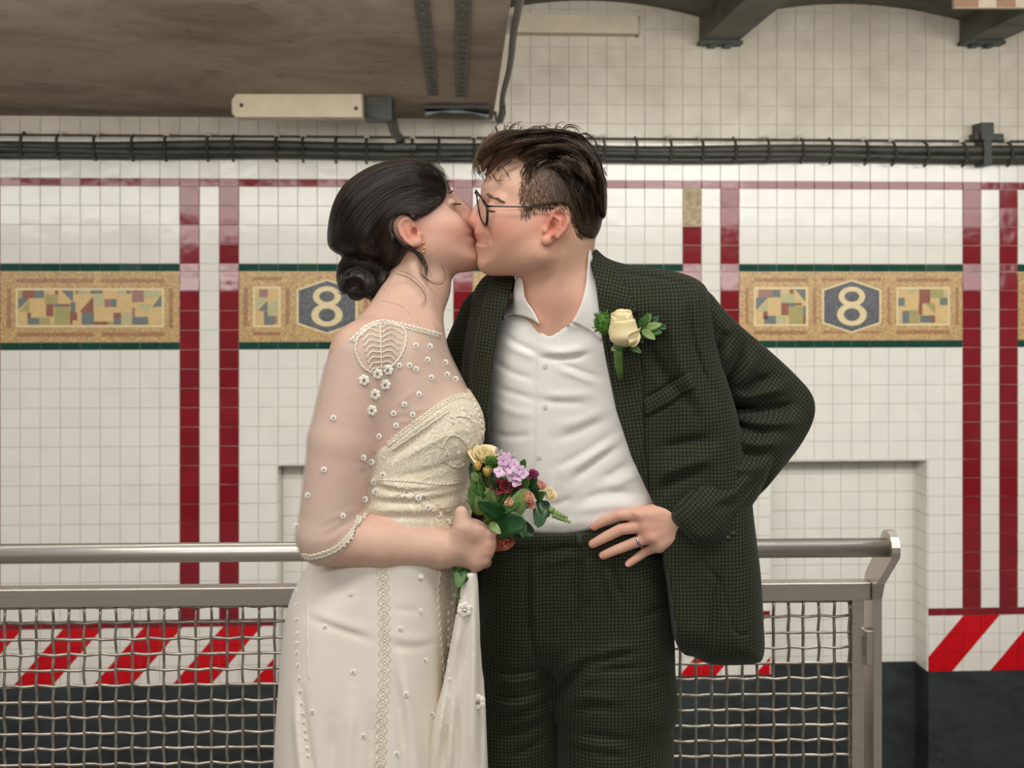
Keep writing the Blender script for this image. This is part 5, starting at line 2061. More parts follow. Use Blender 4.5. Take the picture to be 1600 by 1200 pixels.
_fp = np.array([p for f_, r_ in FING for p in f_] + [(1040, 825), (1058, 822), (1074, 818)], float)
_hp, _ok = front(m_base, _fp)
_hd = np.where(_ok, _hp[:, 1], -40.0)
HJ = []
for i, (f_, r_) in enumerate(FING):
    dd = _hd[i * 4:(i + 1) * 4].copy()
    dd[0] = min(dd[0], dd[1]) - 6
    js = []
    for j, (x, y) in enumerate(f_):
        lift = r_[j] * (0.95 if j != 1 else 1.25) + (4 if j == 0 else 0)
        js.append(pp(x, y, dd[j] - lift))
    HJ.append((js, r_))
dk = float(np.mean([h[0][0][1] for h in HJ]))
M_HANDP = poly2([(985, 798), (1010, 790), (1038, 788), (1075, 800), (1090, 822), (1078, 838), (1058, 851), (1040, 861), (1028, 863), (1015, 850), (1000, 838), (994, 815)], dk, 4, 1.5, 30)


def m_handL(P):
    f = sil(P, M_HANDP, dk + 2 + (1020 - P[:, 0]) * 0.0, 15, 14)
    for js, r_ in HJ:
        f = smin(f, chain(P, js, r_), 4)
        f = smin(f, ell(P, (js[0][0] - 1, js[0][1] - 2, js[0][2]), (10, 8, 8)), 5)
    # tendons
    for js, r_ in HJ:
        f = smin(f, cap(P, (js[0][0] + 4, js[0][1] - 4, js[0][2]), pp(1062, 818, dk - 8), 4, 3), 7)
    # thumb round the back of the hip
    f = smin(f, chain(P, [pp(1050, 808, dk + 6), pp(1040, 795, dk + 40), pp(1028, 800, dk + 66)], [12, 10, 8]), 6)
    return f


def m_handR(P):
    f = ell(P, pp(590, 745, 122), (30, 14, 24))
    for i, y in enumerate((728, 741, 754, 766)):
        f = smin(f, chain(P, [pp(570, y, 122), pp(545, y + 2, 120), pp(528, y + 4, 108)], [8.5, 8, 7]), 4)
    return smin(f, chain(P, [pp(600, 725, 122), pp(585, 708, 118)], [10, 8]), 5)


def m_body(P):
    f = smin(m_head(P), m_neck(P), 12)
    f = smin(f, m_chest(P), 30)
    a = chain(P, [pp(1060, 500, -35), pp(1225, 632, 0), pp(1080, 812, dk + 4)], [44, 34, 22])
    f = smin(f, a, 16)
    f = smin(f, m_handL(P), 8)
    b = chain(P, [pp(790, 500, 45), pp(700, 640, 122), pp(612, 742, 122)], [44, 34, 22])
    f = smin(f, smin(b, m_handR(P), 8), 12)
    return f


def m_col(P):
    c = np.tile(lin(srgb(224, 182, 158)), (len(P), 1))
    def add(wt, colr, k=1.0):
        nonlocal c
        wt = np.clip(wt * k, 0, 1)[:, None]
        c = c * (1 - wt) + lin(colr) * wt
    add(blob(P, pp(785, 360, -100), (40, 60, 34)), srgb(214, 142, 122), 0.75)
    add(blob(P, pp(738, 347, HDM), (14, 40, 14)), srgb(214, 130, 112), 0.85)
    add(blob(P, pp(868, 352, -130), (30, 26, 36)), srgb(216, 124, 104), 0.75)
    add(blob(P, pp(744, 368, HDM), (7, 26, 5)), srgb(186, 104, 94), 0.9)
    add(blob(P, pp(745, 385, HDM), (7, 24, 5)), srgb(190, 106, 96), 0.9)
    # beard shadow
    st = np.exp(-(((P[:, 0] - 785) / 55) ** 2 + ((P[:, 2] - 402) / 26) ** 2)) * (P[:, 2] < 445)
    add(st, srgb(176, 136, 112), 0.55)
    add(blob(P, pp(860, 480, -95), (60, 60, 50)), srgb(222, 166, 146), 0.6)
    add(blob(P, pp(1010, 825, dk - 12), (40, 40, 36)), srgb(222, 160, 142), 0.6)
    for js, r_ in HJ:
        add(blob(P, js[3], (14, 14, 12)), srgb(220, 146, 130), 0.6)
        add(blob(P, js[1], (9, 9, 8)), srgb(216, 146, 128), 0.5)
    return c


man = grow('person', m_body, (500, -190, 205), (1290, 160, 905), 2.0, M['skin'], None, m_col)
tag(man, 'person in a dark green checked suit and open white shirt, hand on hip', 'person', 'kissing couple')
# nails
nb = MB()
for js, r_ in HJ:
    a, b_ = np.array(js[2]), np.array(js[3])
    dv = (b_ - a) / np.linalg.norm(b_ - a)
    c = b_ + dv * 1.5 + np.array([0, -r_[3] * 0.62, 0])
    nb.ball(tuple(W3(c)), 4.0 / S, 8, 5, (1.05, 0.5, 0.8))
M['nail'] = plain('pale_nail', srgb(228, 178, 162), 0.3, var=0.03)
nb.build('fingernails', M['nail'], man, True)

# ---- shirt
shirt = grow('shirt', m_shirt, (735, -160, 375), (1110, 130, 900), 2.5, M['shirt'], man)
shirt['label'] = 'white open-collared shirt'
LEAF = [[(806, 428), (794, 470), (785, 500), (800, 493), (825, 497), (841, 506), (846, 512), (835, 488), (821, 466), (817, 440)],
        [(921, 387), (932, 430), (939, 480), (941, 530), (920, 516), (893, 503), (884, 510), (895, 500), (907, 474), (915, 442)]]
for L in LEAF:
    im = poly2(L, -75, 3, 1.0, 30)
    fn = lambda P, im=im: smax(np.minimum(smin(m_neck(P) - 4, m_shirt0(P), 30), m_shirt0(P)) - 4.5, np.maximum(im(P[:, 0], P[:, 2]), P[:, 1] + 5), 2)
    o = grow('collar_leaf', fn, (770, -160, 375), (960, 10, 545), 1.8, M['shirt'], shirt)
# collar stand behind the neck
stand = poly2([(800, 425), (925, 380), (935, 430), (905, 450), (840, 460), (815, 450)], -20, 2, 2, 30)
grow('collar_stand', lambda P: smax(smax(m_neck(P) - 6, stand(P[:, 0], P[:, 2]), 2), -(P[:, 1] + 40), 2), (785, -60, 370), (950, 60, 470), 2.5, M['shirt'], shirt)
bp, ok = front(m_shirt0, np.array([(852, 572), (852, 636), (842.5, 714), (846, 780)], float), off=0.5)
M['button'] = plain('pearly_button', srgb(214, 212, 206), 0.3, var=0.04)
bb = MB(); bb.tube([(0, 0, 0), (0, -1.6, 0)], [1.0 * 3.4, 3.2], 14)
bb.tube([(0, -1.4, 0), (0, -1.8, 0)], [1.2, 1.2], 6)
bme = mesh('button', [(v[0] / S, v[1] / S, v[2] / S) for v in bb.V], bb.F); bme.materials.append(M['button'])
for v in W3(bp):
    o = link('button', bme, None, shirt); o.location = v

# ---- trousers
def uv_body(P):
    return np.stack([P[:, 0] + np.where(P[:, 0] > 900, 1.0, -1.0) * np.maximum(P[:, 1] + 45, 0) * 0.9, P[:, 2] + 0.06 * P[:, 0]], 1)


trousers = grow('trousers', m_trousers, (690, -140, 790), (1090, 150, floor_y - 12), 3.0, M['suit'], man, None, lambda P: np.stack([P[:, 0] + np.where(P[:, 0] > 900, 1.0, -1.0) * np.maximum(P[:, 1] - 5, 0) * 0.9, P[:, 2] + 0.06 * P[:, 0]], 1))
trousers['label'] = 'dark green checked trousers'
lp, ok = front(m_trousers, np.array([(905, 834), (905, 852)], float), off=1.5)
b = MB(); v = W3(lp); b.tube([tuple(v[0]), tuple(v[0] * 0.5 + v[1] * 0.5 - np.array([0, 0.003, 0])), tuple(v[1])], 4.2 / S, 6)
b.build('belt_loop', M['suit'], trousers, True)

# shoes
M['shoe'] = plain('black_leather', srgb(28, 24, 22), 0.35)
for (x, d) in ((950, 10), (806, 30)):
    fs = lambda P, x=x, d=d: smin(smin(ell(P, (800 + (x - 800) * (1 + d / F), d - 70, floor_y - 34), (44, 88, 36)), ell(P, (800 + (x - 800) * (1 + d / F), d + 10, floor_y - 44), (38, 52, 44)), 20), 1e3 + 0 * P[:, 0], 1)
    fn = lambda P, fs=fs: smax(fs(P), P[:, 2] - (floor_y - 0.5), 2)
    o = grow('shoe', fn, (x - 80, d - 180, floor_y - 110), (x + 90, d + 90, floor_y + 6), 4.0, M['shoe'], man)

# ---- jacket
M_JAC = poly2([(800, 427), (768, 425), (748, 439), (732, 470), (722, 520), (716, 580), (713, 640), (714, 720), (716, 800), (722, 900), (728, 985), (745, 1018), (900, 1026), (1055, 1012), (1100, 1023), (1165, 1016),
               (1181, 998), (1180, 950), (1176, 880), (1168, 810), (1160, 740), (1152, 690), (1140, 630), (1114, 540), (1105, 470), (1088, 438), (1040, 421), (985, 414), (950, 403), (928, 386), (905, 392), (860, 418), (825, 428)], -20, 4, 3, 60, 4)
M_OPEN = poly2([(806, 420), (800, 440), (792, 470), (784, 500), (771, 560), (764, 640), (764, 700), (757, 800), (748, 900), (742, 1060), (1062, 1060), (1056, 1005), (1046, 930), (1036, 870), (1022, 795), (1010, 765), (986, 712),
                (963, 640), (947, 560), (938, 490), (931, 440), (922, 384), (915, 340), (810, 340)], -92, 3, 1.5, 60)
LAPR = poly2([(915, 380), (940, 396), (955, 408), (966, 424), (978, 452), (994, 486), (984, 498), (996, 540), (1001, 590), (1003, 690), (1008, 745), (1010, 770), (940, 700), (900, 560)], -115, 2, 1.5, 30)
LAPL = poly2([(815, 420), (775, 424), (762, 455), (750, 500), (740, 545), (735, 600), (737, 650), (748, 690), (775, 700), (800, 560)], -40, 3, 1.5, 30)
WELT = poly2([(1004, 626), (1040, 604), (1073, 580), (1082, 600), (1045, 626), (1008, 648)], -110, 0, 1.5, 30)
JF = [(-2.5, 2.5, [(966, 424), (1000, 430), (1040, 436), (1085, 448)]), (-3, 3, [(1004, 624), (1040, 602), (1073, 578)]), (-1.6, 2, [(1008, 650), (1045, 628), (1083, 602)]),
      (-3.5, 4, [(1086, 442), (1076, 480), (1078, 520), (1092, 570), (1116, 630)]), (3, 9, [(1045, 470), (1050, 540), (1072, 600), (1100, 650)]), (-4, 9, [(1010, 540), (1040, 590), (1085, 640)]),
      (-4, 8, [(1030, 700), (1060, 690), (1110, 680)]), (3.5, 9, [(1020, 740), (1060, 725), (1110, 705)]), (-3.5, 8, [(1025, 770), (1055, 745), (1090, 730)]),
      (-1.8, 1.8, [(1085, 860), (1100, 880), (1118, 900), (1132, 950), (1140, 972), (1155, 978), (1178, 962)]), (-2.4, 2.5, [(1000, 700), (1004, 740), (1020, 800)]),
      (-2.5, 5, [(730, 540), (728, 600), (736, 660)]), (-3, 5, [(1120, 880), (1110, 940), (1105, 1010)])]
MF_J = folds(JF, -105)


def m_jbase(P):
    x, y = P[:, 0], P[:, 2]
    f = sil(P, M_JAC, dT(x) * np.clip(1.15 - np.abs(y - 700) / 1600, 0.3, 1), 103, 66)
    return f - 1.35 * MF_J(x, y) * (P[:, 1] < dT(x))


def m_jacket(P):
    x, y = P[:, 0], P[:, 2]
    f = m_jbase(P)
    o = np.maximum(M_OPEN(x, y), P[:, 1] - dT(x) - 45)
    f = smax(f, -o, 3)
    # room for neck
    f = smax(f, -(m_neck(P) - 9), 3)
    return f


jacket = grow('suit_jacket', m_jacket, (695, -165, 370), (1205, 190, 1040), 2.5, M['suit'], man, None, uv_body)
jacket['label'] = 'dark green small-check suit jacket'

def uv_rot(a, off=0.0):
    c_, s_ = math.cos(math.radians(a)), math.sin(math.radians(a))
    return lambda P: np.stack([P[:, 0] * c_ + P[:, 2] * s_ + off, -P[:, 0] * s_ + P[:, 2] * c_], 1)


for nm, pts, dd, lift, ang in (
        ('collar', [(914, 378), (940, 393), (957, 407), (967, 427), (980, 455), (995, 487), (965, 501), (938, 503), (931, 440)], -100, 5.0, 14),
        ('lapel', [(938, 504), (960, 504), (988, 496), (997, 540), (1002, 590), (1005, 690), (1010, 748), (1013, 771), (986, 712), (963, 640), (947, 560)], -112, 5.5, -9),
        ('lapel', [(808, 421), (776, 423), (760, 455), (748, 500), (739, 545), (734, 600), (738, 650), (750, 690), (765, 702), (764, 640), (771, 560), (784, 500), (797, 460)], -45, 5.0, 8),
        ('pocket_welt', [(1003, 626), (1038, 605), (1073, 580), (1083, 601), (1046, 627), (1008, 649)], -112, 3.0, -33)):
    im = poly2(pts, dd, 0, 1.0, 30)
    fn = lambda P, im=im, lift=lift: smax(smax(m_jbase(P) - lift, im(P[:, 0], P[:, 2]), 2.0), np.maximum(P[:, 1] - dT(P[:, 0]) + 25, -(m_jbase(P) + 6)), 1.5)
    xs = [q[0] for q in pts]; ys = [q[1] for q in pts]
    grow(nm, fn, (min(xs) - 12, -170, min(ys) - 12), (max(xs) + 12, 60, max(ys) + 12), 1.6, M['suit'], jacket, None, uv_rot(ang))

# left sleeve, bent with the hand on the hip
SA, SB, SCp = pp(1075, 500, -38), pp(1226, 634, -2), pp(1092, 806, dk - 2)
M_SLV = poly2([(1086, 436), (1106, 456), (1145, 500), (1200, 545), (1250, 590), (1275, 628), (1268, 675), (1236, 735), (1200, 785), (1170, 822), (1152, 851), (1130, 853), (1085, 837), (1056, 811), (1037, 788),
               (1060, 757), (1095, 728), (1122, 695), (1141, 668), (1149, 656), (1138, 650), (1114, 628), (1090, 575), (1074, 510), (1076, 462)], -45, 4, 1.5, 40)
SF = [(-7, 6, [(1128, 640), (1140, 600), (1158, 560), (1170, 530)]), (6, 8, [(1148, 635), (1165, 590), (1188, 552)]), (-6, 5, [(1104, 596), (1116, 560), (1132, 528)]), (5, 7, [(1115, 610), (1128, 575), (1146, 538)]),
      (-6, 6, [(1150, 612), (1180, 600), (1212, 590)]), (6, 8, [(1150, 630), (1190, 618), (1235, 606)]), (-7, 6, [(1152, 646), (1195, 644), (1250, 636)]), (6, 8, [(1158, 656), (1200, 660), (1255, 660)]),
      (-6, 5, [(1150, 664), (1178, 672), (1205, 674)]), (5, 7, [(1140, 680), (1175, 690), (1225, 690)]), (-5, 6, [(1125, 700), (1160, 708), (1200, 706)]), (4, 7, [(1115, 716), (1150, 726), (1195, 722)]),
      (-4.5, 5, [(1095, 735), (1115, 748), (1140, 752)]), (-4, 6, [(1110, 780), (1140, 770), (1180, 740)]), (3, 7, [(1100, 770), (1135, 760), (1175, 728)]), (-3, 6, [(1215, 700), (1200, 740), (1180, 780)]),
      (-4, 8, [(1096, 470), (1100, 510), (1112, 560)]), (3, 8, [(1112, 470), (1125, 505), (1150, 520)])]
MF_L = folds(SF, -90)


def m_sleeve(P):
    f = cap(P, SA, SB, 60, 56)
    g = cap(P, SB, SCp, 57, 50)
    f = smin(f, g, 8)
    f = smax(f, M_SLV(P[:, 0], P[:, 2]) - 1, 12)
    # open cuff
    ax = np.array(SCp) - np.array(SB); ax /= np.linalg.norm(ax)
    return f - 1.9 * MF_L(P[:, 0], P[:, 2]) * (P[:, 1] < 0)


def uv_sleeve(P):
    A, B_, C_ = (np.array([q[0], q[2]]) for q in (SA, SB, SCp))
    X = P[:, [0, 2]]
    def loc(a, b):
        ax = (b - a) / np.linalg.norm(b - a)
        r = X - a
        return r @ ax, r[:, 0] * -ax[1] + r[:, 1] * ax[0], np.linalg.norm(b - a)
    v1, u1, L1 = loc(A, B_)
    v2, u2, L2 = loc(B_, C_)
    d1 = np.abs(u1) + np.maximum(v1 - L1, 0) * 2; d2 = np.abs(u2) + np.maximum(-v2, 0) * 2
    m_ = d1 < d2
    u = np.where(m_, u1, u2); v = np.where(m_, v1, v2 + L1)
    return np.stack([u, v], 1)


slv = grow('sleeve', m_sleeve, (1030, -165, 420), (1295, 90, 870), 2.0, M['suit'], jacket, None, uv_sleeve)
# far sleeve round her back
grow('sleeve', lambda P: chain(P, [pp(770, 500, 60), pp(700, 640, 122), pp(640, 712, 122)], [56, 50, 40]), (560, 20, 420), (850, 200, 780), 4.0, M['suit'], jacket, None, uv_body)
sb = MB()
for (x, y) in ((1146, 835), (1138, 842)):
    pt, ok = front(m_sleeve, np.array([(x, y)], float), off=0.5)
    sb.ball(tuple(W3(pt[0])), 4.0 / S, 8, 5, (1, 0.5, 1))
sb.build('cuff_buttons', M['black_plastic'], slv, True)

# ---- ring and glasses
r0, r1 = np.array(HJ[2][0][0]), np.array(HJ[2][0][1])
c = r0 + (r1 - r0) * 0.62; ax = (r1 - r0) / np.linalg.norm(r1 - r0)
rr = HJ[2][1][0] * 0.38 + HJ[2][1][1] * 0.62 + 1.0
e1 = np.cross(ax, [0, 0, 1]); e1 /= np.linalg.norm(e1); e2 = np.cross(ax, e1)
b = MB(); b.tube([tuple(W3(c + (e1 * math.cos(a) + e2 * math.sin(a)) * rr)) for a in np.linspace(0, 2 * math.pi, 25)], 1.7 / S, 8)
o = b.build('wedding_ring', M['silver'], man, True); o['label'] = 'silver ring on ring finger'

gl = empty('eyeglasses', tuple(W3(np.array(pp(760, 322, -108)))))
tag(gl, 'thin black-rimmed eyeglasses worn by the suited person', 'glasses')
def gbuild(b, name, m, smooth=True):
    o = b.build(name, m, None, smooth)
    o.data.transform(Matrix.Translation(-gl.location)); o.parent = gl
    return o
loopN = [(744, 298, -58), (751, 307, -86), (758.5, 319, -110), (761, 324, -113), (761.5, 338, -113), (760, 351, -108), (755, 349, -92), (750.5, 339, -72), (747, 322, -60), (745, 307, -57)]
loopF = [(744, 298, -42), (743, 298, -10), (744, 300, 12), (746, 315, 14), (748, 330, 10), (748, 334, -10), (747, 330, -34), (746, 318, -42)]
for lp_, nm in ((loopN, 'rim'), (loopF, 'rim')):
    c = cr([pp(*q) for q in lp_], 6)
    c = np.concatenate([c, c[:1]])
    rad = [1.15 + (0.9 if (q[0] > 757) else 0) for q in c]
    b = MB(); b.tube([tuple(v) for v in W3(c)], [r / S for r in rad], 8, False); gbuild(b, nm, M['black_plastic'])
    cen = c.mean(0)
    V = [tuple(v) for v in W3(np.concatenate([c[:-1] + (cen - c[:-1]) * 0.04, [cen]]))]
    n = len(V) - 1
    b = MB(); b.add(V, [(i, (i + 1) % n, n) for i in range(n)])
    o = gbuild(b, 'lens', M['lens'])
    md = o.modifiers.new('thick', 'SOLIDIFY'); md.thickness = 0.0008
b = MB(); b.tube([tuple(W3(np.array(pp(*q)))) for q in ((745, 303, -58), (742.5, 301, -50), (744, 303, -42))], 1.6 / S, 6); gbuild(b, 'bridge', M['black_plastic'])
b = MB(); b.tube([tuple(W3(np.array(pp(*q)))) for q in ((760, 322, -114), (772, 322.5, -120), (800, 323, -126), (835, 323.5, -128), (862, 325, -128), (876, 328, -124), (884, 340, -118))], [1.9 / S, 1.1 / S, 1.0 / S, 1.1 / S, 1.6 / S, 1.9 / S, 1.4 / S], 8); gbuild(b, 'temple', M['black_plastic'])
b = MB(); b.tube([tuple(W3(np.array(pp(*q)))) for q in ((746, 305, 14), (780, 316, 24), (840, 324, 28), (872, 328, 24))], 1.5 / S, 6); gbuild(b, 'temple', M['black_plastic'])

# ---- hair
M_HALL = poly2([(748, 268), (742, 250), (748, 231), (760, 216), (776, 204), (800, 200), (830, 202), (860, 199), (882, 201), (906, 209), (926, 226), (940, 250), (948, 285), (949, 318), (945, 345), (936, 364), (928, 373),
                (914, 371), (903, 366), (896, 352), (890, 334), (882, 324), (868, 323), (858, 324), (845, 325), (832, 327), (822, 334), (817, 326), (815, 300), (814, 282), (820, 266), (814, 254), (800, 246), (788, 250), (776, 258), (766, 270), (758, 276)], -60, 3, 1.5, 50)
M_HTOP = poly2([(744, 262), (741, 246), (748, 231), (760, 216), (776, 204), (800, 200), (830, 202), (860, 199), (882, 201), (906, 209), (926, 226), (940, 250), (948, 285), (949, 318), (946, 340),
                (938, 330), (925, 300), (900, 285), (870, 272), (850, 268), (836, 276), (828, 282), (823, 268), (815, 255), (800, 247), (786, 250), (772, 258), (760, 270), (752, 272)], -60, 3, 1.5, 50)
M_HSIL = poly2([(746, 250), (750, 232), (762, 218), (778, 206), (800, 202), (830, 204), (860, 201), (882, 203), (906, 211), (926, 228), (940, 252), (947, 285), (948, 318), (944, 342), (930, 362), (905, 355), (880, 320), (850, 290), (810, 262), (775, 256)], HDM - 5, 4, 2, 50, 5)
HG = [[(930, 225), (900, 210), (860, 206), (820, 208), (780, 215), (752, 236), (746, 268)],
      [(925, 240), (895, 222), (855, 220), (820, 226), (785, 236), (765, 252), (760, 274)],
      [(915, 250), (885, 236), (850, 236), (825, 242), (805, 248), (790, 262), (784, 276)],
      [(905, 262), (880, 250), (855, 252), (838, 262), (830, 278), (832, 292)]]
HG2 = [[(880, 208), (910, 220), (932, 245), (944, 285), (946, 330)], [(870, 220), (900, 235), (922, 262), (934, 300), (936, 345)], [(860, 240), (885, 250), (905, 275), (918, 310), (922, 350)], [(850, 255), (870, 265), (888, 285), (900, 315), (908, 345)]]
_r = np.random.default_rng(3)
tl = []
for g in (HG, HG2):
    for l in lerp_guides(g, 26, 7, 2.0, _r):
        tl.append((_r.uniform(3.5, 7.0) * _r.choice([1, -1]), _r.uniform(3, 5), [tuple(p) for p in l]))
MF_H = folds(tl, -95)


def m_hair(P):
    x, y = P[:, 0], P[:, 2]
    side = smax(m_head(P) - 3.0, M_HALL(x, y), 3)
    top = smax(m_head(P) - 11, M_HTOP(x, y) + 2, 7)
    f = smin(side, top, 6)
    f = smin(f, smax(sil(P, M_HSIL, HDM - 4, 78, 52), M_HTOP(x, y) + 1, 5), 6)
    fr = ell(P, pp(764, 238, HDM - 6), (22, 52, 20), rot2(-35))
    f = smin(f, smax(fr, M_HTOP(x, y) + 2, 4), 8)
    return f - MF_H(x, y) * sm(8, -6, M_HTOP(x, y))


def m_haircol(P):
    k = sm(12, -10, M_HTOP(P[:, 0], P[:, 2]))[:, None]
    fade = np.clip((P[:, 0] - 815) / 60, 0, 1)[:, None]
    sd = lin(srgb(168, 132, 106)) * (1 - fade) + lin(srgb(66, 50, 38)) * fade
    frt = np.clip((800 - P[:, 0]) / 60, 0, 1)[:, None] * 0.6
    tp = lin(srgb(34, 25, 19)) * (1 - frt) + lin(srgb(92, 66, 46)) * frt
    return sd * (1 - k) + tp * k


hm2 = grow('hair', m_hair, (735, -150, 190), (960, 40, 385), 1.8, M['hair'], man, m_haircol)
hm2['label'] = 'short brown tousled hair with faded sides'
L1 = lay(m_hair, lerp_guides(HG, 620, 9, 3.0), 1.2, -190)
L2 = lay(m_hair, lerp_guides(HG2, 620, 9, 2.5), 1.2, -190)
L = np.concatenate([L1, L2])
nb_ = []
for g_, n_ in ((HG, 70), (HG2, 60)):
    q_ = lay(m_hair, lerp_guides(g_, n_, 9, 4.0, _r), -0.5, -190)
    for l in q_:
        tt = np.linspace(0, 1, 9); a = _r.uniform(2, 7)
        l[:, 1] -= a * np.sin(tt * math.pi * 0.9); l[:, 2] -= a * 0.9 * np.sin(tt * math.pi * 0.9)
        l[:, 0] += _r.normal(0, 2.5) * np.sin(tt * 5)
        nb_.append(l)
nb_ = np.array(nb_)
u_ = _r.uniform(0, 1, (len(nb_), 1)); fr_ = np.clip((840 - nb_[:, :, 0].mean(1)) / 90, 0, 1)[:, None]
cc = lin(srgb(22, 16, 12)) * (1 - u_) + u_ * (lin(srgb(58, 42, 30)) * (1 - fr_) + lin(srgb(112, 82, 56)) * fr_)
o = strands('thick_locks', nb_, M['hair'], hm2, _r.uniform(1.6, 3.2, len(nb_)), 0.6, cc); o['kind'] = 'stuff'
for l in L:      # lift the middle into loose locks
    a = RNG.uniform(0, 4.0); tt = np.linspace(0, 1, 9)
    l[:, 1] -= a * np.sin(tt * math.pi); l[:, 2] -= a * 0.8 * np.sin(tt * math.pi)
mx_ = L[:, :, 0].mean(1); fr_ = np.clip((830 - mx_) / 90, 0, 1)[:, None]
u_ = RNG.uniform(0, 1, (len(L), 1)) ** 1.7
cc = lin(srgb(26, 19, 14)) * (1 - u_) + u_ * (lin(srgb(110, 82, 58)) * (1 - fr_) + lin(srgb(164, 124, 88)) * fr_)
o = strands('hair_locks', L, M['strand'], hm2, RNG.uniform(0.5, 1.3, len(L)), 0.35, cc); o['kind'] = 'stuff'
# short clipped sides
sh_ = []
while len(sh_) < 2200:
    x, y = RNG.uniform(812, 948), RNG.uniform(262, 374)
    if M_HALL(np.array([x]), np.array([y]))[0] > (RNG.uniform(-3, 4) if x < 840 else -2) or M_EAR(np.array([x]), np.array([y + 6.0]))[0] < 4 or M_HTOP(np.array([x]), np.array([y]))[0] < -12: continue
    a = math.radians(70 - 40 * (x - 880) / 70 + RNG.normal(0, 12)); ln_ = RNG.uniform(5, 11)
    q = np.linspace(0, 1, 4)
    sh_.append(np.stack([x + np.cos(a) * ln_ * q, y + np.sin(a) * ln_ * q], 1))
L = lay(lambda P: np.minimum(m_hair(P), m_head(P)), np.array(sh_), 0.3, -190)
u_ = RNG.uniform(0, 1, (len(L), 1)); fd = np.clip((L[:, 0, 0] - 815) / 70, 0, 1)[:, None]
cc = lin(srgb(46, 35, 27)) * (1 - u_) + u_ * (lin(srgb(132, 104, 78)) * (1 - fd * 0.5))
o = strands('clipped_hair', L, M['strand'], hm2, 0.42, 0.22, cc); o['kind'] = 'stuff'
# stray tufts: fringe and crown
wl = []
wisp([(765, 232), (748, 244), (744, 262), (752, 279)], (-70, -72), 22, 5)
wisp([(772, 240), (760, 255), (757, 268), (762, 276)], (-95, -85), 14, 5)
wisp([(800, 246), (786, 256), (780, 266), (776, 274)], (-112, -104), 10, 5)
wisp([(786, 262), (792, 270), (795, 277)], (-112, -110), 4, 3)
wisp([(770, 270), (775, 280), (786, 284)], (-104, -106), 4, 3)
wisp([(780, 212), (774, 200), (776, 194)], (-60, -60), 8, 3.5)
wisp([(795, 208), (800, 197), (812, 194)], (-60, -60), 8, 3.5)
for _x, _y in ((756, 222), (764, 214), (790, 203), (812, 203), (826, 204), (842, 203), (856, 202), (868, 202), (915, 218), (928, 232), (938, 250), (945, 270)):
    _t = RNG.uniform(-9, 9)
    wisp([(_x, _y + 5), (_x + _t * 0.5, _y - 3), (_x + _t * 1.2 + 3, _y - 6), (_x + _t * 1.6 + 8, _y - 2)], (-62, -60), 5, 3.0)
wisp([(775, 225), (755, 236), (745, 252), (743, 270)], (-66, -70), 16, 4)
wisp([(878, 206), (886, 197), (898, 198), (906, 206)], (-60, -60), 6, 3)
wisp([(900, 212), (916, 208), (930, 220), (936, 235)], (-60, -60), 8, 3)
wl = np.array([w_ if len(w_) == 12 else w_ for w_ in wl])
_fr = np.clip((800 - wl[:, :, 0].mean(1)) / 40, 0, 1)[:, None]
cc = lin(srgb(30, 22, 17)) + RNG.uniform(0, 1, (len(wl), 1)) * (lin(srgb(84, 60, 42)) * (1 - _fr) + lin(srgb(140, 104, 72)) * _fr - lin(srgb(30, 22, 17)))
o = strands('loose_tufts', wl, M['strand'], hm2, 0.7, 0.25, cc); o['kind'] = 'stuff'
# brow
ls = []
for i in range(46):
    t_ = RNG.uniform(0, 1)
    x, y = 757 + 27 * t_, 303 + 12 * t_ + RNG.normal(0, 1.3)
    ls.append(np.stack([x + np.array([0, 2, 4.5, 7]), y + np.array([0, 0.2, 1.2, 2.8])], 1))
P_ = lay(m_head, np.array(ls), 0.6, -190)
strands('eyebrow', P_, M['strand'], man, 0.5, 0.3, np.tile(lin(srgb(110, 78, 56)), (len(P_), 1)))
ls = []
for i in range(14):
    x, y = 764 + i * 0.8, 328.5 + 0.12 * i
    ls.append(np.stack([x - np.array([0, 1.5, 3.0, 4.0]), y + np.array([0, 1.0, 1.6, 1.4])], 1))
P_ = lay(m_head, np.array(ls), 0.8, -190)
if len(P_): strands('eyelashes', P_, M['strand'], man, 0.55, 0.3, np.tile(lin(srgb(60, 42, 32)), (len(P_), 1)))
# ================================================================== bouquet and boutonniere
def leafmat(name, c, c2, rough=0.4):
    t = NT(name)
    p = t.pos()
    t.color(t.ramp(t.noise(60, 3, vec=p), [(0.3, c), (0.7, c2)]))
    t.set(Roughness=rough, Specular_IOR_Level=0.45)
    return t.m


M['leaf_d'] = leafmat('dark_glossy_leaf', srgb(20, 58, 24), srgb(34, 78, 34), 0.3)
M['leaf_m'] = leafmat('green_leaf', srgb(50, 92, 36), srgb(84, 122, 56), 0.45)
M['leaf_l'] = leafmat('pale_green_leaf', srgb(104, 134, 70), srgb(140, 162, 98), 0.5)
M['stem'] = leafmat('green_stem', srgb(74, 108, 40), srgb(110, 140, 64), 0.5)
M['moss'] = leafmat('moss_green', srgb(46, 92, 24), srgb(86, 128, 44), 0.8)
M['cream_rose'] = leafmat('cream_petal', srgb(232, 214, 158), srgb(240, 228, 190), 0.6)
M['yellow'] = leafmat('yellow_petal', srgb(200, 158, 62), srgb(222, 188, 104), 0.55)
M['lilac'] = leafmat('lilac_pink_petal', srgb(212, 168, 206), srgb(230, 200, 224), 0.6)
M['darkred'] = leafmat('dark_red_petal', srgb(116, 24, 44), srgb(160, 52, 66), 0.6)
M['magenta'] = leafmat('magenta_petal', srgb(124, 22, 78), srgb(150, 44, 98), 0.6)
M['peach'] = leafmat('peach_petal', srgb(222, 164, 132), srgb(234, 190, 158), 0.6)
M['pinkrose'] = leafmat('pink_petal', srgb(214, 150, 138), srgb(228, 176, 160), 0.6)
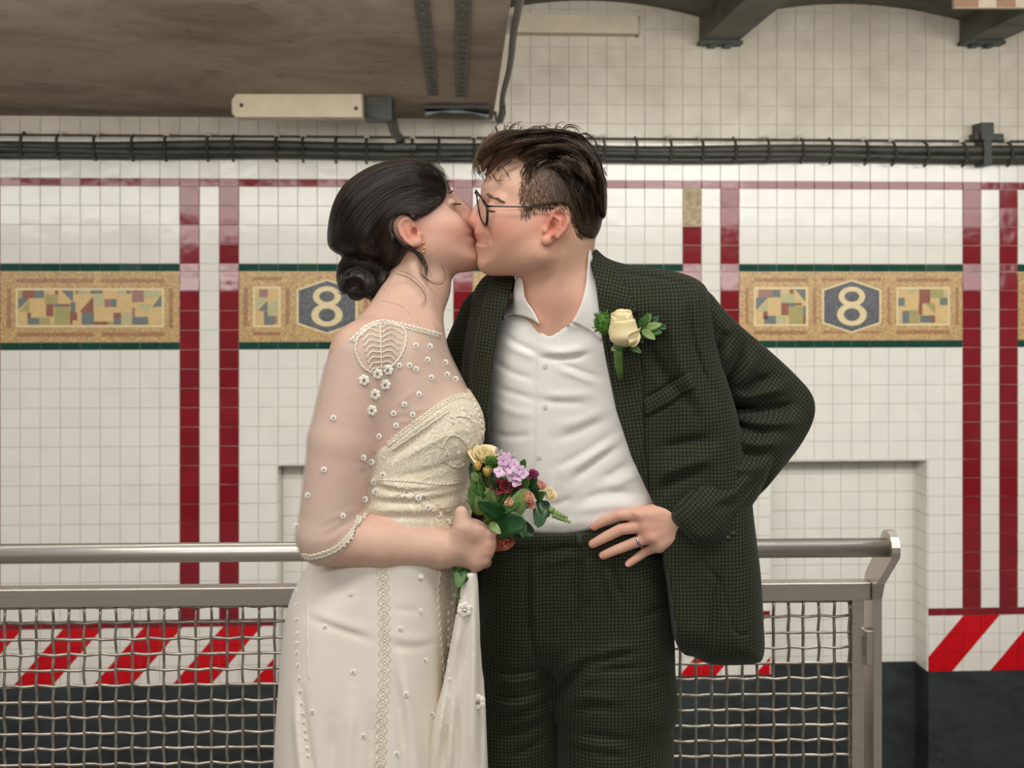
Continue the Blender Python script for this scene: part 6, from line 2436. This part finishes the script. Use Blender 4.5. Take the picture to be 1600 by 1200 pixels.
M['coral'] = leafmat('coral_petal', srgb(170, 84, 62), srgb(206, 128, 100), 0.6)
M['white_petal'] = leafmat('white_petal', srgb(236, 232, 224), srgb(244, 242, 236), 0.6)


def child(b, name, m, root, smooth=True, thick=0.0):
    o = b.build(name, m, None, smooth, fix=False)
    o.data.transform(Matrix.Translation(-root.location)); o.parent = root
    if thick:
        md = o.modifiers.new('thick', 'SOLIDIFY'); md.thickness = thick; md.offset = 0
    return o


def wp(x, y, d): return Vector(W3(np.array(pp(x, y, d))))


def leaf(root, base, tip, wid, key, curl=0.15, cup=0.25, name='leaf', blunt=0.5, face=-1.0):
    a, c = wp(*base), wp(*tip)
    ax = c - a; L = ax.length; t_ = ax.normalized()
    view = Vector((0, face, 0.25)); view = (view - t_ * view.dot(t_)).normalized()
    sd = t_.cross(view).normalized()
    b = MB(); n, m_ = 10, 5
    V = []
    w0 = wid / S
    for i in range(n + 1):
        u = i / n
        prof = (math.sin(math.pi * u ** (0.75 + 0.0)) ** blunt) if 0 < u < 1 else 0.0
        for j in range(m_):
            v = (j / (m_ - 1)) * 2 - 1
            p = a + t_ * (L * u) + sd * (w0 * prof * v) + view * (-(curl * L) * (u - 0.5) ** 2 * 2 + cup * w0 * prof * (abs(v) - 0.5))
            V.append(tuple(p))
    Fs = []
    for i in range(n):
        for j in range(m_ - 1):
            q = i * m_ + j
            Fs.append((q, q + 1, q + m_ + 1, q + m_))
    b.add(V, Fs)
    return child(b, name, M[key], root, True, 0.0006)


def frame3(axis):
    t_ = Vector(axis).normalized()
    e1 = t_.orthogonal().normalized(); e2 = t_.cross(e1)
    return t_, e1, e2


def rose(root, c, r, axis, key, n=11, open_=0.9, name='rose', seed=0, long=1.0):
    """layered cupped petals around an axis (world direction)"""
    rg = random.Random(seed)
    C_ = wp(*c); R_ = r / S
    t_, e1, e2 = frame3(axis)
    b = MB()
    for k in range(n):
        f_ = (k + 0.6) / n
        rad = R_ * (0.18 + 0.82 * f_ ** 0.8) * (0.8 if long > 1 else 1)
        h = R_ * long * (1.25 - 0.35 * f_)
        a0 = k * 2.4 + rg.uniform(-0.2, 0.2)
        span = 2.6 - 0.9 * f_
        nu, nv = 7, 6
        V = []
        for i in range(nu + 1):
            s = i / nu * 2 - 1
            an = a0 + s * span / 2
            for j in range(nv + 1):
                v = j / nv
                rr = rad * (0.25 + 0.75 * math.sin(min(1.0, v * 1.25) * math.pi / 2)) * (1 + open_ * f_ * 0.35 * max(0, v - 0.55) / 0.45)
                zz = (-0.55 * R_ * long + h * v * (1 - 0.22 * s * s * v)) - open_ * f_ * 0.18 * R_ * max(0, v - 0.7) / 0.3
                wv = 1 + 0.04 * math.sin(5 * an + k)
                p = C_ + t_ * zz + (e1 * math.cos(an) + e2 * math.sin(an)) * rr * wv
                V.append(tuple(p))
        Fs = []
        for i in range(nu):
            for j in range(nv):
                q = i * (nv + 1) + j
                Fs.append((q, q + 1, q + nv + 2, q + nv + 1))
        b.add(V, Fs)
    return child(b, name, M[key], root, True, 0.0005)


def stemline(root, pts, r, key='stem', name='stem', r1=None):
    P = cr([tuple(pp(*p)) for p in pts], 5, False) if len(pts) > 2 else np.array([pp(*p) for p in pts])
    b = MB(); rs = np.linspace(r, r1 if r1 else r, len(P)) / S
    b.tube([tuple(v) for v in W3(P)], list(rs), 7)
    return child(b, name, M[key], root)


def moss(root, c, r, n, name, seed=1, key='moss', sq=0.8):
    rg = random.Random(seed)
    b = MB(); C_ = wp(*c)
    for _ in range(n):
        v = Vector((rg.gauss(0, 1), -abs(rg.gauss(0, 1)), rg.gauss(0, 1))).normalized()
        R_ = r / S * rg.uniform(0.6, 1.05)
        p = C_ + Vector((v.x * R_, v.y * R_ * sq, v.z * R_))
        q = C_ + (p - C_) * 0.55
        kx = Vector((rg.gauss(0, 1), rg.gauss(0, 1), rg.gauss(0, 1))) * (r / S * 0.12)
        b.tube([tuple(q), tuple((p + q) / 2 + kx), tuple(p)], [1.1 / S, 1.1 / S, 0.5 / S], 4)
    b.ball(tuple(C_), r * 0.72 / S, 10, 8, (1, sq, 1))
    return child(b, name, M[key], root)


bq = empty('bouquet', tuple(wp(735, 900, -170)))
tag(bq, 'small mixed bouquet of lilac, yellow and peach flowers held in a hand', 'bouquet')
# stems through the fist
for i, (x, y, d) in enumerate(((760, 745, -160), (792, 745, -168), (778, 770, -166), (822, 775, -165), (842, 765, -158), (750, 738, -160), (805, 800, -172), (835, 790, -170), (785, 825, -160), (770, 790, -172))):
    stemline(bq, [(x, y, d), (762 + (i % 4) * 4, 806 + (i % 3) * 3, -156), (742 + i % 3, 856, -148), (722 + i * 1.2, 905, -158), (714 + (i % 5) * 2.5, 935 + (i % 3) * 12, -182)], 1.8, 'stem' if i % 3 else 'leaf_m')
# leaves
for (base, tip, w_, key, bl) in (
        ((765, 822, -168), (820, 816, -200), 20, 'leaf_d', 0.45), ((790, 806, -180), (748, 786, -206), 12, 'leaf_d', 0.5), ((848, 780, -170), (841, 824, -192), 11, 'leaf_d', 0.45),
        ((800, 806, -178), (822, 764, -190), 13, 'leaf_l', 0.5), ((748, 800, -165), (742, 736, -168), 11, 'leaf_m', 0.5), ((752, 806, -168), (733, 766, -172), 9, 'leaf_m', 0.6),
        ((756, 806, -170), (746, 776, -190), 9, 'leaf_l', 0.6), ((760, 800, -170), (768, 762, -182), 12, 'leaf_l', 0.6), ((800, 775, -165), (826, 748, -182), 10, 'leaf_m', 0.5), ((815, 778, -165), (838, 744, -172), 10, 'leaf_d', 0.5),
        ((765, 816, -182), (782, 834, -196), 6, 'leaf_l', 0.6), ((846, 782, -172), (857, 808, -184), 9, 'leaf_d', 0.5), ((760, 806, -165), (735, 722, -150), 10, 'leaf_d', 0.5), ((785, 800, -160), (812, 728, -150), 11, 'leaf_m', 0.5),
        ((798, 790, -160), (780, 745, -150), 14, 'leaf_d', 0.5), ((790, 815, -165), (836, 836, -168), 14, 'leaf_d', 0.5), ((812, 812, -170), (818, 840, -180), 8, 'leaf_m', 0.5), ((835, 780, -165), (850, 770, -190), 7, 'leaf_m', 0.5),
        ((770, 790, -160), (800, 770, -176), 9, 'leaf_m', 0.6), ((778, 800, -176), (812, 786, -192), 7, 'leaf_m', 0.6), ((812, 735, -150), (820, 718, -156), 6, 'leaf_m', 0.6), ((722, 886, -178), (716, 918, -196), 9, 'leaf_m', 0.55), ((728, 884, -176), (726, 910, -190), 7, 'leaf_d', 0.55), ((716, 886, -178), (706, 898, -186), 6, 'leaf_d', 0.6)):
    leaf(bq, base, tip, w_, key, blunt=bl)
# grassy filler stems and small leaves
_rg = random.Random(11)
for i in range(26):
    bx0, by0 = _rg.uniform(752, 785), _rg.uniform(800, 815)
    a = _rg.uniform(-1.95, -0.5); ln_ = _rg.uniform(35, 75)
    tx_, ty_ = bx0 + math.cos(a) * ln_, by0 + math.sin(a) * ln_
    dd_ = _rg.uniform(-186, -158)
    stemline(bq, [(bx0, by0, -165), ((bx0 + tx_) / 2 + _rg.uniform(-3, 3), (by0 + ty_) / 2, dd_ + 2), (tx_, ty_, dd_)], 0.9, 'leaf_l' if i % 3 == 0 else 'stem', 'stem', 0.5)
    leaf(bq, (tx_, ty_, dd_), (tx_ + math.cos(a + _rg.uniform(-0.9, 0.9)) * 15, ty_ + math.sin(a + _rg.uniform(-0.9, 0.9)) * 15, dd_ - 6), _rg.uniform(3, 5.5), ('leaf_m', 'leaf_d', 'leaf_l')[i % 3], blunt=0.6)
# flowers
rose(bq, (757, 712, -158), 19, (0.15, -0.55, 0.9), 'cream_rose', 10, 0.9, 'rose', 1)
moss(bq, (768, 722, -176), 12, 70, 'moss_sprig', 2)
moss(bq, (781, 730, -168), 9, 40, 'moss_sprig', 5)
rose(bq, (762, 737, -184), 8.5, (0.05, -0.15, 1), 'yellow', 7, 0.2, 'tulip', 3, 1.5)
rose(bq, (747, 729, -176), 7.0, (-0.1, -0.1, 1), 'yellow', 7, 0.2, 'tulip', 4, 1.5)
# lilac florets: four flat petals and a throat
for i, (x, y) in enumerate(((786, 720), (795, 722), (780, 737), (789, 735), (803, 726), (800, 744), (811, 734), (817, 740), (806, 752), (809, 744), (797, 732), (791, 715))):
    b = MB(); rg = random.Random(i)
    d = -186 - rg.uniform(0, 8)
    C_ = wp(x, y, d)
    ax = Vector((rg.gauss(0.1, 0.3), -1, rg.gauss(0.35, 0.3))); t_, e1, e2 = frame3(ax)
    for k in range(4):
        an = k * math.pi / 2 + rg.uniform(-0.2, 0.2) + i
        u = e1 * math.cos(an) + e2 * math.sin(an); v = t_.cross(u)
        V = []
        for ii in range(6):
            s = ii / 5
            w_ = 4.2 / S * math.sin(math.pi * (0.06 + 0.84 * s)) ** 0.8
            ce = C_ + u * (8.6 / S * s) + t_ * (0.9 / S * math.sin(s * 2.2))
            V += [tuple(ce - v * w_), tuple(ce + t_ * (0.5 / S)), tuple(ce + v * w_)]
        Fs = []
        for ii in range(5):
            for j in range(2):
                q = ii * 3 + j
                Fs.append((q, q + 1, q + 4, q + 3))
        b.add(V, Fs)
    o = child(b, 'lilac_floret', M['lilac'], bq, False, 0.0005)
    b = MB(); b.ball(tuple(C_ + t_ * (0.8 / S)), 1.1 / S, 6, 4); child(b, 'floret_eye', M['magenta'], bq)
rose(bq, (779, 760, -178), 9, (0.0, -0.8, 0.5), 'darkred', 12, 1.2, 'red_flower', 7)
rose(bq, (791, 759, -180), 8, (0.2, -0.8, 0.5), 'darkred', 12, 1.2, 'red_flower', 8)
rose(bq, (833, 742, -166), 8, (0.4, -0.6, 0.7), 'magenta', 10, 1.2, 'magenta_flower', 9)
rose(bq, (815, 757, -172), 6, (0.2, -0.8, 0.5), 'magenta', 9, 1.2, 'magenta_flower', 19)
rose(bq, (845, 759, -170), 10, (0.5, -0.5, 0.7), 'pinkrose', 9, 0.6, 'spray_rose', 10, 1.1)
rose(bq, (826, 777, -190), 10, (0.5, -0.7, 0.5), 'peach', 9, 0.6, 'spray_rose', 11, 1.1)
rose(bq, (829, 788, -186), 7, (0.4, -0.8, 0.2), 'pinkrose', 8, 0.6, 'spray_rose', 12, 1.0)
rose(bq, (859, 773, -172), 11, (0.6, -0.5, 0.6), 'cream_rose', 9, 0.8, 'spray_rose', 13, 1.0)
rose(bq, (797, 786, -182), 9, (-0.5, -0.6, 0.4), 'peach', 8, 0.4, 'spray_rose', 14, 1.3)
rose(bq, (788, 846, -168), 15, (0.3, -0.75, -0.55), 'coral', 14, 0.7, 'rose', 15, 0.8)
for i, (x, y) in enumerate(((776, 704), (781, 707), (796, 711), (801, 713))):
    leaf(bq, (x, y + 6, -172), (x + (i % 2) * 3, y - 5, -178), 2.5, 'white_petal', name='white_petal', blunt=0.6)
# bud spike
stemline(bq, [(850, 790, -172), (862, 801, -176), (875, 810, -178), (888, 812, -178)], 1.6, 'leaf_l', 'bud_spike', 0.8)
for i in range(10):
    t_ = i / 9; x, y = 862 + 25 * t_, 800 + 12 * t_ ** 0.7
    b = MB(); c = wp(x + (i % 2) * 2, y + (3.2 if i % 2 else -3.2), -180)
    b.ball(tuple(c), (4.2 - 2.0 * t_) / S, 7, 5, (1.25, 1, 1)); child(b, 'bud', M['leaf_l'], bq)

# boutonniere on the lapel
_lp, _ = front(m_jacket, np.array([(972, 540), (968, 590), (972, 500), (1015, 510), (942, 510)], float))
db = float(_lp[:, 1].min()) - 4
bt = empty('boutonniere', tuple(wp(967, 590, db)))
tag(bt, 'cream rosebud boutonniere with green sprigs pinned on the lapel', 'boutonniere')
moss(bt, (944, 505, db - 8), 20, 150, 'moss_sprig', 3, 'moss', 0.5)
def rosebud(root, base, top, R_px, key):
    a, c = wp(*base), wp(*top)
    ax = c - a; H_ = ax.length; t_ = ax.normalized()
    e1 = Vector((1, 0, 0)); e1 = (e1 - t_ * e1.dot(t_)).normalized(); e2 = t_.cross(e1)
    R_ = R_px / S
    for k, (a0, span, rk, hk, flare) in enumerate(((0.4, 6.0, 0.42, 0.98, 0.0), (2.2, 3.6, 0.58, 1.00, 0.02), (4.4, 3.4, 0.70, 0.99, 0.04), (0.3, 3.2, 0.82, 0.97, 0.05), (2.6, 3.0, 0.92, 0.92, 0.08), (4.9, 2.7, 1.0, 0.80, 0.12), (5.7, 1.5, 1.06, 0.52, 0.55))):
        b = MB(); nu, nv = 14, 10; V = []
        for i in range(nu + 1):
            s = i / nu * 2 - 1; an = a0 + s * span / 2
            for j in range(nv + 1):
                v = j / nv
                edge = 1 - 0.10 * s * s * s * s
                prof = math.sin(min(1.0, 0.08 + v * 1.9) * math.pi / 2) ** 0.8 * (1 - 0.34 * max(0, v - 0.45) / 0.55)
                rr = R_ * rk * prof * (1 + flare * max(0, v - 0.7) / 0.3) + 0.0008 * (s > 0) * abs(s)
                p = a + t_ * (H_ * hk * v * edge) + (e1 * math.cos(an) + e2 * math.sin(an)) * rr
                V.append(tuple(p))
        Fs = [(i * (nv + 1) + j, i * (nv + 1) + j + 1, (i + 1) * (nv + 1) + j + 1, (i + 1) * (nv + 1) + j) for i in range(nu) for j in range(nv)]
        b.add(V, Fs)
        child(b, 'petal', M[key], root, True, 0.0006)


rosebud(bt, (975, 541, db - 22), (972, 485, db - 34), 23, 'cream_rose')
leaf(bt, (983, 541, db - 36), (999, 520, db - 38), 8, 'cream_rose', 0.3, 0.4, 'petal', 0.5)
b = MB(); P = [pp(966, 540, db - 20), pp(966, 555, db - 14), pp(967, 572, db - 9), pp(970, 591, db - 6)]
b.tube([tuple(v) for v in W3(np.array(P))], [5.5 / S, 6.8 / S, 6.0 / S, 4.2 / S], 12); child(b, 'wrapped_stem', M['stem'], bt)
b = MB(); b.ball(tuple(wp(968, 541, db - 22)), 9 / S, 10, 6, (1, 0.9, 0.8)); child(b, 'calyx', M['leaf_m'], bt)
for (base, tip, w_, key) in (((984, 524, db - 14), (989, 493, db - 22), 5.5, 'leaf_m'), ((968, 541, db - 20), (955, 547, db - 26), 5, 'leaf_l'), ((984, 540, db - 18), (1002, 551, db - 24), 5, 'leaf_m'),
                             ((1003, 514, db - 12), (1013, 489, db - 20), 5, 'leaf_m'), ((1003, 514, db - 12), (1017, 490, db - 18), 5.5, 'leaf_l'), ((1006, 515, db - 10), (1030, 494, db - 16), 6, 'leaf_d'), ((1006, 514, db - 14), (1034, 506, db - 24), 6, 'leaf_l'),
                             ((1006, 516, db - 14), (1035, 519, db - 20), 7, 'leaf_m'), ((1003, 516, db - 16), (1024, 530, db - 26), 6, 'leaf_l'), ((1000, 515, db - 10), (1006, 494, db - 10), 5, 'leaf_d'), ((996, 516, db - 12), (1001, 503, db - 18), 3, 'leaf_m'),
                             ((998, 524, db - 12), (1008, 527, db - 18), 3.5, 'leaf_m'), ((996, 530, db - 12), (1006, 535, db - 18), 3, 'leaf_d'), ((1030, 510, db - 8), (1042, 513, db - 12), 5, 'leaf_d')):
    leaf(bt, base, tip, w_, key, blunt=0.6)
stemline(bt, [(985, 532, db - 10), (998, 520, db - 12), (1012, 512, db - 14), (1030, 508, db - 14)], 1.2, 'stem', 'sprig_stem')
